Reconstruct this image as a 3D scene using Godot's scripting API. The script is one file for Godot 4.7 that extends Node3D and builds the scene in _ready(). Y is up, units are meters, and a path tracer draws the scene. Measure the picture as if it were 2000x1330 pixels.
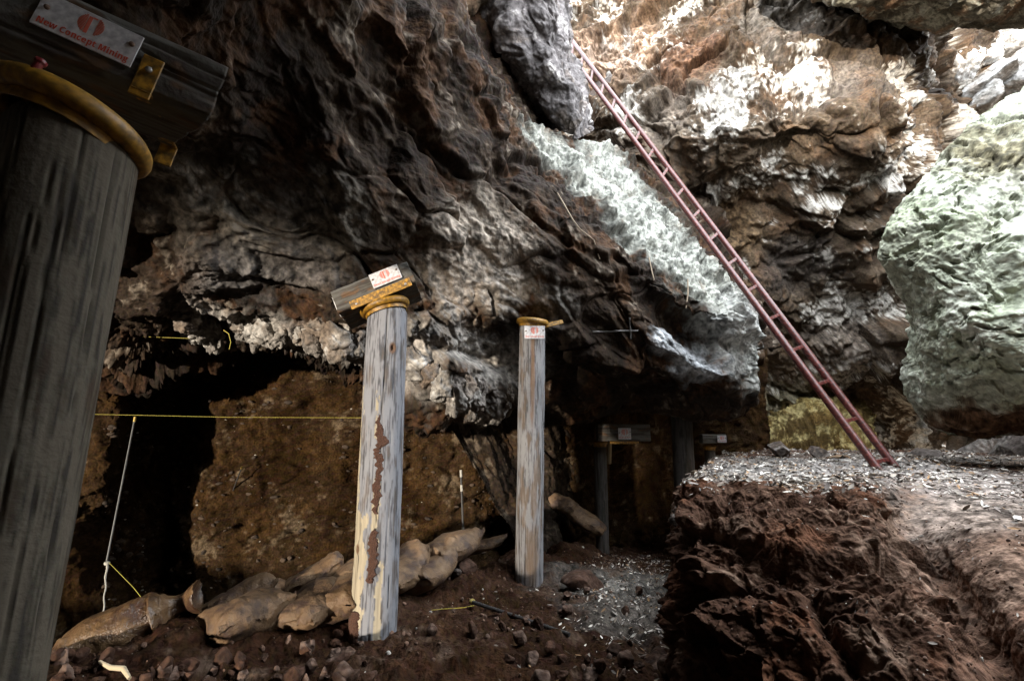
extends Node3D

const EYE := Vector3(0, 1.3, 0)
const PITCH := 9.2
const FOCAL := 1000.0
const SUN_AZ := 28.0
const SUN_EL := 2.0

var nA: FastNoiseLite
var nR: FastNoiseLite
var nC: FastNoiseLite
var nD: FastNoiseLite
var nF: FastNoiseLite
var nG: FastNoiseLite
var M := {}
var taken := {}
var rng: RandomNumberGenerator

# ------------------------------------------------------------------ helpers
func at(px: float, py: float, d: float) -> Vector3:
	# a point seen under this direction, d metres in front of the lens
	var xc := (px - 1000.0) / FOCAL * d
	var yc := (665.0 - py) / FOCAL * d
	var c := cos(deg_to_rad(PITCH))
	var s := sin(deg_to_rad(PITCH))
	return EYE + Vector3(xc, yc * c + d * s, -d * c + yc * s)

func numbered(called: String) -> String:
	if not taken.has(called):
		taken[called] = 0
		return called
	taken[called] += 1
	return "%s_%03d" % [called, taken[called]]

func tag(o: Node3D, label: String, category: String, group := "", kind := "") -> Node3D:
	if label: o.set_meta("label", label)
	if category: o.set_meta("category", category)
	if group: o.set_meta("group", group)
	if kind: o.set_meta("kind", kind)
	return o

func thing(called: String, label: String, category: String, where: Vector3, group := "") -> Node3D:
	var o := Node3D.new()
	o.name = numbered(called)
	add_child(o)
	o.position = where
	return tag(o, label, category, group)

func part(called: String, mesh: Mesh, mat: Material, parent: Node3D) -> MeshInstance3D:
	var o := MeshInstance3D.new()
	o.name = called if parent != self else numbered(called)
	o.mesh = mesh
	o.material_override = mat
	parent.add_child(o, true)
	return o

func noise(kind: int, fseed: int, oct: int, fractal := FastNoiseLite.FRACTAL_FBM) -> FastNoiseLite:
	var n := FastNoiseLite.new()
	n.noise_type = kind
	n.seed = fseed
	n.frequency = 1.0
	n.fractal_type = fractal
	n.fractal_octaves = oct
	return n

func ss(a: float, b: float, x: float) -> float:
	return smoothstep(a, b, x)

func mesh_of(v: PackedVector3Array, n: PackedVector3Array, idx: PackedInt32Array, c := PackedColorArray(), uv := PackedVector2Array()) -> ArrayMesh:
	var a := []
	a.resize(Mesh.ARRAY_MAX)
	a[Mesh.ARRAY_VERTEX] = v
	a[Mesh.ARRAY_NORMAL] = n
	if c.size(): a[Mesh.ARRAY_COLOR] = c
	if uv.size(): a[Mesh.ARRAY_TEX_UV] = uv
	a[Mesh.ARRAY_INDEX] = idx
	var m := ArrayMesh.new()
	m.add_surface_from_arrays(Mesh.PRIMITIVE_TRIANGLES, a)
	return m

func grid_index(nu: int, nv: int, flip: bool) -> PackedInt32Array:
	var idx := PackedInt32Array()
	idx.resize((nu - 1) * (nv - 1) * 6)
	var k := 0
	for i in nu - 1:
		for j in nv - 1:
			var a := i * nv + j
			var b := a + nv
			if flip:
				idx[k] = a; idx[k + 1] = a + 1; idx[k + 2] = b
				idx[k + 3] = b; idx[k + 4] = a + 1; idx[k + 5] = b + 1
			else:
				idx[k] = a; idx[k + 1] = b; idx[k + 2] = a + 1
				idx[k + 3] = b; idx[k + 4] = b + 1; idx[k + 5] = a + 1
			k += 6
	return idx

func grid_normals(v: PackedVector3Array, nu: int, nv: int, flip: bool, wrap := false) -> PackedVector3Array:
	var n := PackedVector3Array()
	n.resize(nu * nv)
	var s := -1.0 if flip else 1.0
	for i in nu:
		var i0 := maxi(i - 1, 0)
		var i1 := mini(i + 1, nu - 1)
		if wrap:
			if i == 0: i0 = nu - 2
			if i == nu - 1: i1 = 1
		for j in nv:
			var du := v[i1 * nv + j] - v[i0 * nv + j]
			var dv := v[i * nv + mini(j + 1, nv - 1)] - v[i * nv + maxi(j - 1, 0)]
			var w := dv.cross(du) * s
			var l := w.length()
			n[i * nv + j] = w / l if l > 1e-12 else Vector3.UP
	return n

func spline(p: Array, t: float) -> Vector3:
	var k := p.size() - 1
	var f := clampf(t, 0.0, 1.0) * k
	var i := mini(int(f), k - 1)
	var a: Vector3 = p[maxi(i - 1, 0)]
	var b: Vector3 = p[i]
	var c: Vector3 = p[i + 1]
	var d: Vector3 = p[mini(i + 2, k)]
	return b.cubic_interpolate(c, a, d, f - i)

# Displacement of a rock face. r: {big, rid, blk, fine, bf (block scale), bed (direction), stretch, seed}
func relief(p: Vector3, r: Dictionary) -> float:
	var q := p
	var st: float = r.get("stretch", 0.0)
	if st > 0.0:
		var a: Vector3 = r.bed
		q = p - a * (a.dot(p) * st)
	var h := 0.0
	var off: Vector3 = r.off
	q += off
	var warp := nA.get_noise_3dv(q * 1.3)
	h += r.big * nA.get_noise_3dv(q * 0.55 + Vector3(7, 3, 1))
	var w := q + Vector3(warp, -warp, warp * 0.7) * 0.22
	if r.rid > 0.0:
		h += r.rid * (nR.get_noise_3dv(w * r.get("rf", 0.9)))
	if r.blk > 0.0:
		var s: Vector3 = w * r.bf
		var e := nD.get_noise_3dv(s) + 1.0
		var sh: float = r.get("sharp", 0.22)
		h += r.blk * (nC.get_noise_3dv(s) * ss(0.0, sh, e) - 0.3 * (1.0 - ss(0.0, sh * 0.6, e)))
		var s2: Vector3 = w * (r.bf * 2.7) + Vector3(3, 1, 9)
		var e2 := nD.get_noise_3dv(s2) + 1.0
		h += r.blk * 0.36 * (nC.get_noise_3dv(s2) * ss(0.0, sh * 1.1, e2) - 0.22 * (1.0 - ss(0.0, sh * 0.6, e2)))
		if r.has("chips"):
			var s3: Vector3 = w * (r.bf * 6.5) + Vector3(8, 2, 5)
			h += r.chips * nC.get_noise_3dv(s3) * ss(0.0, 0.3, nD.get_noise_3dv(s3) + 1.0)
	if r.has("pits"):
		h -= r.pits * ss(0.16, 0.36, nF.get_noise_3dv(w * 5.5 + Vector3(2, 6, 1)))
	if r.fine > 0.0:
		h += r.fine * nF.get_noise_3dv(q * r.get("ff", 7.0))
	return h

# Albedo of a rock face. k: {c: [dark, mid, light, stain], white, light, stain, spots: [[centre, radius, colour, strength], ...]}
func tint(p: Vector3, u: float, v: float, k: Dictionary) -> Color:
	var a := nA.get_noise_3dv(p * 0.9 + Vector3(11, 5, 2))
	var b := nF.get_noise_3dv(p * 2.6 + Vector3(1, 9, 4))
	var e := nF.get_noise_3dv(p * 11.0)
	var c: Color = k.c[0]
	c = c.lerp(k.c[1], ss(-0.35, 0.35, a + b * 0.5))
	c = c.lerp(k.c[3], ss(0.02, 0.4, nA.get_noise_3dv(p * 1.9 + Vector3(31, 8, 3)) + e * 0.25) * k.stain)
	var lb := b
	if k.has("broad"): lb = nF.get_noise_3dv(p * k.broad + Vector3(1, 9, 4)) * 1.15 + 0.2 * b
	c = c.lerp(k.c[2], ss(k.light - 0.16, k.light + 0.14, lb + e * 0.55 + a * 0.4))
	for s in k.get("spots", []):
		var d: float = (p - s[0]).length() / s[1]
		if d < 1.5:
			var m: float = ss(1.15, 0.45, d + b * 0.55 + e * 0.35) * s[3]
			var sp: Color = s[2]
			var mot := clampf(0.86 + 0.95 * e + 0.5 * b, 0.3, 1.3)
			c = c.lerp(Color(sp.r * mot, sp.g * mot, sp.b * mot), m)
	var g := 0.84 + 0.5 * e
	return Color(c.r * g, c.g * g, c.b * g)

# A rock face spanned by columns of points, with relief and colour. Returns its arrays.
func patch(cols: Array, nu: int, nv: int, r: Dictionary, k: Dictionary, flip: bool) -> Dictionary:
	var E := []
	for col in cols:
		var line := PackedVector3Array()
		line.resize(nv)
		for j in nv:
			line[j] = spline(col, float(j) / (nv - 1))
		E.append(line)
	var base := PackedVector3Array()
	base.resize(nu * nv)
	var kc := cols.size() - 1
	for i in nu:
		var f := float(i) / (nu - 1) * kc
		var c := mini(int(f), kc - 1)
		var t := f - c
		var e0: PackedVector3Array = E[maxi(c - 1, 0)]
		var e1: PackedVector3Array = E[c]
		var e2: PackedVector3Array = E[c + 1]
		var e3: PackedVector3Array = E[mini(c + 2, kc)]
		for j in nv:
			base[i * nv + j] = e1[j].cubic_interpolate(e2[j], e0[j], e3[j], t)
	var n := grid_normals(base, nu, nv, flip)
	var v := PackedVector3Array()
	v.resize(nu * nv)
	var c := PackedColorArray()
	c.resize(nu * nv)
	var calm: float = r.get("calm", 0.0)
	var froth: float = r.get("froth", 0.0)
	var flat: float = r.get("flat", 0.0)
	var moss: float = r.get("moss", 0.0)
	for i in nu:
		for j in nv:
			var q := i * nv + j
			var p := base[q]
			var h := relief(p, r)
			if calm > 0.0: h *= lerpf(1.0, 0.22, ss(calm, calm + 0.08, float(i) / nu + 0.06 * sin(j * 0.05)))
			if froth > 0.0 and j < nv * 0.42 and i < nu * 0.6:
				var m := ss(0.42, 0.1, float(j) / nv) * (0.35 + 0.65 * ss(-0.25, 0.25, nA.get_noise_3dv(p * 0.8 + Vector3(4, 4, 4))))
				var f := Vector3(p.x * 4.2, p.y * 1.7, p.z * 4.2)
				h += m * froth * (0.9 * (nR.get_noise_3dv(f)) + 0.55 * nR.get_noise_3dv(p * 9.0))
			if flat > 0.0: h *= lerpf(flat, 1.0, ss(0.3, 0.42, float(j) / nv))
			if moss > 0.0 and j > nv * 0.6 and i > nu * 0.52:
				var m2 := ss(0.6, 0.75, float(j) / nv)
				h += m2 * moss * (0.5 * nR.get_noise_3dv(p * 1.9 + Vector3(5, 5, 5)) - 0.8 * ss(0.1, 0.5, nA.get_noise_3dv(p * 1.5)) + 0.35 * nF.get_noise_3dv(p * 6.0) + 0.15 * nF.get_noise_3dv(p * 19.0) - 0.3 * ss(0.1, 0.35, nF.get_noise_3dv(p * 4.0)))
			v[q] = p + n[q] * h
			c[q] = tint(v[q], float(i) / nu, float(j) / nv, k)
	n = grid_normals(v, nu, nv, flip)
	return {"v": v, "n": n, "c": c, "nu": nu, "nv": nv, "mesh": mesh_of(v, n, grid_index(nu, nv, flip), c)}

func pts(rows: Array) -> Array:
	var o := []
	for p in rows:
		o.append(at(p[0], p[1], p[2]))
	return o

# A loose rock: a sphere pushed about by relief, in its own axes
func rock_mesh(radii: Vector3, res: int, r: Dictionary, k: Dictionary, square := 0.0) -> ArrayMesh:
	var nu := res * 2 + 1
	var nv := res + 1
	var v := PackedVector3Array()
	v.resize(nu * nv)
	var c := PackedColorArray()
	c.resize(nu * nv)
	var sz := maxf(radii.x, maxf(radii.y, radii.z))
	for i in nu:
		var a := TAU * (i % (nu - 1)) / (nu - 1)
		for j in nv:
			var b := PI * j / (nv - 1)
			var d := Vector3(cos(a) * sin(b), cos(b), sin(a) * sin(b))
			var m := maxf(absf(d.x), maxf(absf(d.y), absf(d.z)))
			var e := d / lerpf(1.0, m, square)
			var p := e * radii
			var h := relief(p, r)
			v[i * nv + j] = p + d * h
			c[i * nv + j] = tint(p + r.off * 3.0, 0, 0, k)
	var n := grid_normals(v, nu, nv, true, true)
	for i in nu:
		n[i * nv] = Vector3.UP
		n[i * nv + nv - 1] = Vector3.DOWN
	return mesh_of(v, n, grid_index(nu, nv, true), c)

# A broken stone: planes cut a ball into facets, with a little relief on top
func chunk_mesh(radii: Vector3, res: int, fseed: int, r: Dictionary, k: Dictionary, cuts := 15) -> ArrayMesh:
	var g := RandomNumberGenerator.new()
	g.seed = fseed * 7919 + 13
	var pl := []
	for i in cuts:
		var d := Vector3(g.randfn(), g.randfn(), g.randfn()).normalized()
		pl.append([d, g.randf_range(0.48, 0.9)])
	var nu := res * 2 + 1
	var nv := res + 1
	var v := PackedVector3Array()
	v.resize(nu * nv)
	var c := PackedColorArray()
	c.resize(nu * nv)
	for i in nu:
		var a := TAU * (i % (nu - 1)) / (nu - 1)
		for j in nv:
			var b := PI * j / (nv - 1)
			var d := Vector3(cos(a) * sin(b), cos(b), sin(a) * sin(b))
			var t := 1.15
			for q in pl:
				var e: float = d.dot(q[0])
				if e > 0.05: t = minf(t, q[1] / e)
			var p := d * t * radii
			p += d * relief(p, r)
			v[i * nv + j] = p
			c[i * nv + j] = tint(p + r.off * 3.0, 0, 0, k)
	var n := grid_normals(v, nu, nv, true, true)
	for i in nu:
		n[i * nv] = Vector3.UP
		n[i * nv + nv - 1] = Vector3.DOWN
	return mesh_of(v, n, grid_index(nu, nv, true), c)

func rel(big: float, rid: float, blk: float, fine: float, bf := 1.6, off := Vector3.ZERO, more := {}) -> Dictionary:
	var d := {"big": big, "rid": rid, "blk": blk, "fine": fine, "bf": bf, "off": off}
	d.merge(more)
	return d

func pal(c0: Color, c1: Color, c2: Color, c3: Color, light: float, stain: float, spots := [], broad := 0.0) -> Dictionary:
	if broad > 0.0: return {"c": [c0, c1, c2, c3], "light": light, "stain": stain, "spots": spots, "broad": broad}
	return {"c": [c0, c1, c2, c3], "light": light, "stain": stain, "spots": spots}

# tube along a path with radii
func tube_mesh(path: Array, radii: Array, sides := 10, caps := true) -> ArrayMesh:
	var st := SurfaceTool.new()
	st.begin(Mesh.PRIMITIVE_TRIANGLES)
	add_tube(st, path, radii, sides, caps)
	st.generate_normals()
	return st.commit()

func add_tube(st: SurfaceTool, path: Array, radii: Array, sides := 10, caps := true) -> void:
	var rings := []
	var x := Vector3.ZERO
	for i in path.size():
		var t: Vector3 = (path[mini(i + 1, path.size() - 1)] - path[maxi(i - 1, 0)]).normalized()
		if i == 0:
			x = t.cross(Vector3(0.31, 0.77, 0.55)).normalized()
		else:
			x = (x - t * x.dot(t)).normalized()
		var y := t.cross(x)
		var ring := []
		var r: float = radii[mini(i, radii.size() - 1)]
		for s in sides:
			var a := TAU * s / sides
			ring.append(path[i] + (x * cos(a) + y * sin(a)) * r)
		rings.append(ring)
	st.set_smooth_group(1)
	for i in path.size() - 1:
		for s in sides:
			var s1 := (s + 1) % sides
			for p in [rings[i][s], rings[i + 1][s], rings[i][s1], rings[i][s1], rings[i + 1][s], rings[i + 1][s1]]:
				st.add_vertex(p)
	if caps:
		st.set_smooth_group(-1)
		var e := path.size() - 1
		for s in sides:
			var s1 := (s + 1) % sides
			for p in [path[0], rings[0][s], rings[0][s1], path[e], rings[e][s1], rings[e][s]]:
				st.add_vertex(p)

# box with chamfered edges, centred, in its own axes
func box_mesh(size: Vector3, bev := 0.004) -> ArrayMesh:
	var st := SurfaceTool.new()
	st.begin(Mesh.PRIMITIVE_TRIANGLES)
	st.set_smooth_group(-1)
	add_box(st, Transform3D(), size, bev)
	st.generate_normals()
	return st.commit()

func add_box(st: SurfaceTool, tr: Transform3D, size: Vector3, bev := 0.004) -> void:
	var h := size * 0.5
	bev = minf(bev, minf(h.x, minf(h.y, h.z)) * 0.9)
	var q := func(a, b, c, d):
		var n: Vector3 = (b - a).cross(c - a)
		var o := [a, b, c, a, c, d]
		if n.dot((a + b + c + d) * 0.25) > 0.0:
			o = [a, c, b, a, d, c]
		for p in o:
			st.add_vertex(tr * p)
	for ax in 3:
		for s in [-1.0, 1.0]:
			var u := (ax + 1) % 3
			var w := (ax + 2) % 3
			var cs := []
			for e in [[-1, -1], [1, -1], [1, 1], [-1, 1]]:
				var p := Vector3()
				p[ax] = s * h[ax]
				p[u] = e[0] * (h[u] - bev)
				p[w] = e[1] * (h[w] - bev)
				cs.append(p)
			q.call(cs[0], cs[1], cs[2], cs[3])
			# the edge strips shared with axis u
			for t in [-1.0, 1.0]:
				var es := []
				for e in [-1.0, 1.0]:
					var p := Vector3()
					p[ax] = s * h[ax]; p[u] = t * (h[u] - bev); p[w] = e * (h[w] - bev)
					es.append(p)
				for e in [1.0, -1.0]:
					var p := Vector3()
					p[ax] = s * (h[ax] - bev); p[u] = t * h[u]; p[w] = e * (h[w] - bev)
					es.append(p)
				q.call(es[0], es[1], es[2], es[3])
	for sx in [-1.0, 1.0]:
		for sy in [-1.0, 1.0]:
			for sz in [-1.0, 1.0]:
				var a := Vector3(sx * h.x, sy * (h.y - bev), sz * (h.z - bev))
				var b := Vector3(sx * (h.x - bev), sy * h.y, sz * (h.z - bev))
				var c := Vector3(sx * (h.x - bev), sy * (h.y - bev), sz * h.z)
				var n := (b - a).cross(c - a)
				for p in ([a, c, b] if n.dot(a) > 0.0 else [a, b, c]):
					st.add_vertex(tr * p)

# profile (radius, height) turned about y
func lathe_mesh(profile: Array, sides: int) -> ArrayMesh:
	var nu := sides + 1
	var nv := profile.size()
	var v := PackedVector3Array()
	v.resize(nu * nv)
	for i in nu:
		var a := -TAU * (i % sides) / sides
		for j in nv:
			v[i * nv + j] = Vector3(cos(a) * profile[j].x, profile[j].y, sin(a) * profile[j].x)
	return mesh_of(v, grid_normals(v, nu, nv, true, true), grid_index(nu, nv, true))

func mat(color: Color, rough := 0.9, metal := 0.0) -> StandardMaterial3D:
	var m := StandardMaterial3D.new()
	m.albedo_color = color.linear_to_srgb()
	m.roughness = rough
	m.metallic = metal
	return m

func noise_texture(size: int, freq: float, oct: int, fseed: int, lo: float, hi: float, kind := FastNoiseLite.TYPE_SIMPLEX_SMOOTH) -> NoiseTexture2D:
	var t := NoiseTexture2D.new()
	t.width = size
	t.height = size
	t.seamless = true
	var n := FastNoiseLite.new()
	n.noise_type = kind
	n.seed = fseed
	n.frequency = freq
	n.fractal_octaves = oct
	t.noise = n
	var g := Gradient.new()
	g.set_color(0, Color(lo, lo, lo))
	g.set_color(1, Color(hi, hi, hi))
	t.color_ramp = g
	return t

func rock_material(bump: float, scale: float, rough: float, grain: Texture2D, height: Texture2D) -> StandardMaterial3D:
	var m := StandardMaterial3D.new()
	m.vertex_color_use_as_albedo = true
	m.albedo_texture = grain
	m.uv1_triplanar = true
	m.uv1_scale = Vector3.ONE * scale
	m.heightmap_enabled = true
	m.heightmap_texture = height
	m.heightmap_scale = bump
	m.roughness = rough
	return m

# ------------------------------------------------------------------ the cave
func cave() -> void:
	var bed := (at(1400, 640, 5.2) - at(700, 120, 3.6)).normalized()
	var white := Color(0.4, 0.37, 0.335)
	var lichen := Color(0.44, 0.45, 0.4)
	# the great overhanging bed: each column runs from behind its lip, up over its face, to its upper edge and back
	var cols := [
		pts([[-900, 100, 5.0], [-900, -40, 3.6], [-900, -120, 3.0], [-900, -220, 2.4], [-900, -340, 2.0], [-900, -480, 1.8], [-800, -650, 1.6], [-600, -900, 1.3], [-300, -1600, 0.9]]),
		pts([[-260, 300, 5.0], [-250, 170, 3.7], [-240, 100, 3.2], [-230, 20, 2.8], [-220, -70, 2.4], [-200, -170, 2.1], [-180, -300, 1.85], [-120, -600, 1.5], [0, -1400, 1.0]]),
		pts([[0, 560, 5.2], [30, 430, 3.9], [40, 360, 3.5], [50, 290, 3.1], [50, 200, 2.65], [20, 70, 2.2], [20, -100, 1.85], [40, -500, 1.5], [100, -1400, 1.0]]),
		pts([[200, 720, 5.3], [225, 640, 4.25], [235, 560, 4.05], [250, 460, 3.8], [270, 360, 3.4], [280, 200, 2.8], [300, 0, 2.1], [330, -350, 1.9], [300, -1200, 1.3]]),
		pts([[350, 690, 5.0], [350, 625, 4.15], [360, 560, 3.85], [370, 480, 3.72], [380, 380, 3.5], [400, 200, 2.95], [430, 0, 2.4], [450, -350, 2.1], [400, -1200, 1.4]]),
		pts([[520, 690, 5.4], [520, 655, 4.4], [520, 600, 4.15], [520, 500, 3.85], [520, 380, 3.68], [540, 230, 3.35], [560, 0, 2.9], [570, -350, 2.4], [500, -1200, 1.6]]),
		pts([[700, 700, 5.4], [700, 690, 4.6], [705, 620, 4.2], [700, 510, 4.0], [690, 390, 3.8], [700, 230, 3.7], [720, 0, 3.4], [740, -350, 2.9], [700, -1300, 1.9]]),
		pts([[870, 770, 5.8], [880, 780, 4.9], [870, 670, 4.6], [870, 560, 4.5], [870, 440, 4.4], [850, 230, 4.3], [835, 30, 4.3], [820, -120, 5.2], [800, -600, 5.6]]),
		pts([[1000, 770, 6.2], [1010, 790, 5.3], [1010, 690, 5.0], [1000, 560, 4.8], [985, 430, 4.8], [980, 320, 5.0], [1000, 245, 5.4], [1035, 222, 6.4], [1070, 260, 9.3]]),
		pts([[1130, 800, 6.8], [1130, 805, 5.8], [1130, 740, 5.2], [1130, 620, 4.9], [1120, 500, 4.9], [1110, 420, 5.0], [1115, 365, 5.3], [1175, 285, 6.6], [1250, 310, 9.3]]),
		pts([[1200, 800, 7.0], [1220, 808, 5.9], [1230, 760, 5.3], [1230, 670, 4.95], [1235, 590, 4.9], [1225, 530, 5.0], [1232, 490, 5.2], [1310, 395, 6.55], [1390, 430, 9.0]]),
		pts([[1330, 810, 7.0], [1330, 805, 5.9], [1330, 765, 5.4], [1300, 705, 5.0], [1305, 650, 4.95], [1310, 610, 5.15], [1335, 570, 5.1], [1395, 525, 6.0], [1460, 560, 8.8]]),
		pts([[1430, 810, 7.0], [1420, 795, 5.9], [1425, 765, 5.5], [1410, 735, 5.1], [1390, 690, 5.15], [1390, 655, 5.35], [1420, 630, 5.15], [1455, 615, 5.6], [1490, 650, 7.6]]),
		pts([[1480, 800, 6.8], [1475, 782, 6.2], [1478, 758, 5.9], [1482, 742, 5.7], [1484, 722, 5.6], [1484, 702, 5.6], [1484, 692, 5.7], [1484, 680, 5.9], [1500, 690, 6.8]]),
	]
	var spots := [
		[at(930, 500, 4.6), 0.62, Color(0.46, 0.39, 0.32), 0.95], [at(900, 440, 4.5), 0.25, Color(0.4, 0.34, 0.28), 0.5], [at(985, 560, 4.7), 0.3, white, 0.7], [at(1080, 600, 4.9), 0.25, white, 0.4],
		[at(420, 640, 4.2), 0.3, white, 0.9], [at(560, 660, 4.4), 0.3, white, 0.8], [at(670, 670, 4.5), 0.3, white, 0.8], [at(840, 690, 4.7), 0.5, white, 0.95], [at(900, 720, 4.9), 0.5, white, 0.95], [at(960, 750, 5.1), 0.55, white, 0.95],
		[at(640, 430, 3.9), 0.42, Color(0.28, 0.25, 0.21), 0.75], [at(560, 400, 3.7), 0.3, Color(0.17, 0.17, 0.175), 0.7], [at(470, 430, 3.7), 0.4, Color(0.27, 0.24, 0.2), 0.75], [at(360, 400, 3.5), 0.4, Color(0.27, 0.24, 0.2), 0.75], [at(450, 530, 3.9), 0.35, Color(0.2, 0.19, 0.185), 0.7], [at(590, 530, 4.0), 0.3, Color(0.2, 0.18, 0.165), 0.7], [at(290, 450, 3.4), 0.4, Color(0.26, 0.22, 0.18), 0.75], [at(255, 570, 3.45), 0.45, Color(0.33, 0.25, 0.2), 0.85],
		[at(1080, 270, 5.7), 0.5, lichen, 0.8], [at(1180, 330, 5.8), 0.6, lichen, 0.95], [at(1260, 430, 5.6), 0.55, lichen, 0.95], [at(1330, 510, 5.5), 0.5, lichen, 0.95], [at(1400, 590, 5.5), 0.4, lichen, 0.95], [at(1440, 650, 5.5), 0.5, Color(0.58, 0.58, 0.55), 0.95], [at(1478, 715, 5.7), 0.35, Color(0.58, 0.59, 0.55), 0.95], [at(1180, 285, 6.5), 0.45, lichen, 0.95], [at(1250, 330, 6.4), 0.55, lichen, 0.95], [at(1310, 400, 6.4), 0.5, lichen, 0.95], [at(1360, 470, 6.2), 0.45, lichen, 0.95], [at(1400, 540, 5.9), 0.42, lichen, 0.95],  # nose tip spots painted whiter for daylight that misses them
		[at(1380, 700, 5.1), 0.38, Color(0.5, 0.52, 0.54), 0.95], [at(1300, 660, 5.0), 0.2, Color(0.5, 0.52, 0.54), 0.95],
	]
	var o := patch(cols, 820, 470, rel(0.2, 0.05, 0.2, 0.026, 0.78, Vector3(3, 1, 2), {"bed": bed, "stretch": 0.3, "froth": 0.16, "moss": 0.1, "sharp": 0.12, "chips": 0.03}),
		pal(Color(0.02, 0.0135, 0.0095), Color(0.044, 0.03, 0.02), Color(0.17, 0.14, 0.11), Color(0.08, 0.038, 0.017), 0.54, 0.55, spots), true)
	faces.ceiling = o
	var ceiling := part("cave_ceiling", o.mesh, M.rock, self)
	faces.node = ceiling
	tag(ceiling, "dark overhanging rock ceiling with white flowstone lip above the timber posts", "", "", "structure")

	# the hanging block of grey rock at the mouth of the shaft
	cols = [
		pts([[1070, 255, 7.8], [1010, 150, 7.8], [950, 40, 7.6], [900, -150, 7.0], [760, -330, 6.2]]),
		pts([[1085, 258, 6.4], [1030, 180, 6.4], [965, 60, 6.3], [915, -80, 6.0], [830, -330, 5.5]]),
		pts([[1115, 264, 6.1], [1080, 190, 6.05], [1035, 70, 5.9], [1000, -100, 5.7], [980, -330, 5.4]]),
		pts([[1138, 268, 6.2], [1128, 190, 6.1], [1112, 90, 6.0], [1104, -60, 5.8], [1085, -330, 5.5]]),
		pts([[1146, 255, 7.2], [1136, 180, 7.2], [1118, 90, 7.1], [1110, -60, 6.9], [1090, -330, 6.4]]),
	]
	o = patch(cols, 220, 260, rel(0.12, 0.03, 0.1, 0.03, 0.9, Vector3(13, 4, 7), {"sharp": 0.12, "chips": 0.03}), pal(Color(0.13, 0.12, 0.12), Color(0.22, 0.2, 0.2), Color(0.36, 0.34, 0.33), Color(0.18, 0.14, 0.11), 0.4, 0.4), true)
	tag(part("hanging_rock", o.mesh, M.rock, self), "grey slab of rock hanging beside the upper end of the ladder", "rock")

	# far wall
	cols = []
	var xs := [960, 1080, 1200, 1320, 1440, 1560, 1680, 1770, 1840, 1900, 2000, 2300]
	var ys := [960, 860, 770, 680, 560, 430, 320, 230, 140, 40, -60, -130]
	var dep := [9.6, 9.6, 9.4, 8.6, 8.2, 8.0, 7.8, 7.7, 8.1, 8.4, 8.8, 9.4]
	var extra := [0.4, 0.3, 0.2, 0.0, -0.1, -0.1, -0.2, -0.1, 0.7, 2.4, 3.2, 3.2]
	for i in xs.size():
		var col := []
		for j in ys.size():
			var d: float = dep[j] + extra[i]
			if j >= 6 and i >= 4 and i <= 7: d -= 0.35
			if i <= 2 and j >= 6: d += 0.35
			if j in [7, 8] and i in [5, 6, 7]: d -= 0.25
			col.append(at(xs[i], ys[j], d))
		cols.append(col)
	spots = [
		[at(1480, 830, 9.4), 0.8, Color(0.4, 0.36, 0.24), 0.8], [at(1560, 800, 9.3), 0.6, Color(0.4, 0.36, 0.24), 0.7], [at(1650, 680, 8.4), 0.7, Color(0.24, 0.2, 0.165), 0.7],
		[at(1300, 260, 8.1), 0.8, Color(0.34, 0.29, 0.24), 0.5], [at(1180, 90, 8.6), 1.0, Color(0.38, 0.25, 0.17), 0.8], [at(1350, 130, 8.0), 0.6, Color(0.22, 0.11, 0.06), 0.7],
		[at(1500, 80, 8.2), 0.9, Color(0.34, 0.32, 0.29), 0.5], [at(1620, 220, 7.6), 0.8, Color(0.3, 0.27, 0.24), 0.4], [at(1440, 450, 8.0), 0.7, Color(0.22, 0.145, 0.08), 0.7], [at(1560, 520, 8.1), 0.7, Color(0.075, 0.066, 0.06), 0.6],
	]
	o = patch(cols, 640, 560, rel(0.36, 0.1, 0.34, 0.035, 0.62, Vector3(5, 17, 2), {"sharp": 0.14, "chips": 0.06}), pal(Color(0.06, 0.042, 0.028), Color(0.115, 0.084, 0.057), Color(0.52, 0.49, 0.44), Color(0.12, 0.07, 0.039), 0.33, 0.6, spots, 0.9), true)
	faces.wall = o
	tag(part("cave_wall", o.mesh, M.rock, self), "tall pale and rust coloured rock wall behind the ladder", "", "", "structure")

	# yellow flowstone at the foot of the far wall
	cols = []
	for q in [[1425, 885], [1470, 868], [1520, 838], [1570, 812], [1620, 800], [1665, 815], [1700, 850]]:
		cols.append(pts([[q[0], q[1] - 26, 9.3], [q[0], q[1], 8.75], [q[0] + 2, lerpf(q[1], 915, 0.5), 8.6], [q[0] + 4, 915, 8.5], [q[0] + 4, 945, 8.6]]))
	o = patch(cols, 220, 130, rel(0.1, 0.2, 0.04, 0.03, 1.5, Vector3(7, 7, 3), {"bed": Vector3.UP, "stretch": 0.82, "rf": 1.5}), pal(Color(0.08, 0.052, 0.018), Color(0.22, 0.16, 0.055), Color(0.34, 0.28, 0.13), Color(0.18, 0.11, 0.035), 0.2, 0.5), false)
	tag(part("flowstone_curtain", o.mesh, M.rock, self), "yellow flowstone curtain low on the far wall left of the ladder foot", "flowstone")

	# roof slab over the upper right corner
	cols = []
	for q in [[1480, -120], [1600, -10], [1680, 26], [1760, 44], [1880, 48], [2020, 42], [2400, 42]]:
		cols.append(pts([[q[0], q[1] - 60, 8.2], [q[0], q[1] - 10, 7.7], [q[0], q[1], 7.2], [q[0], q[1] - 40, 6.6], [q[0], q[1] - 130, 6.4], [q[0], q[1] - 260, 6.8]]))
	o = patch(cols, 300, 220, rel(0.12, 0.1, 0.08, 0.03, 1.4, Vector3(23, 4, 8)), pal(Color(0.1, 0.085, 0.06), Color(0.2, 0.18, 0.14), Color(0.34, 0.32, 0.25), Color(0.28, 0.15, 0.08), 0.3, 0.5), true)
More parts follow.
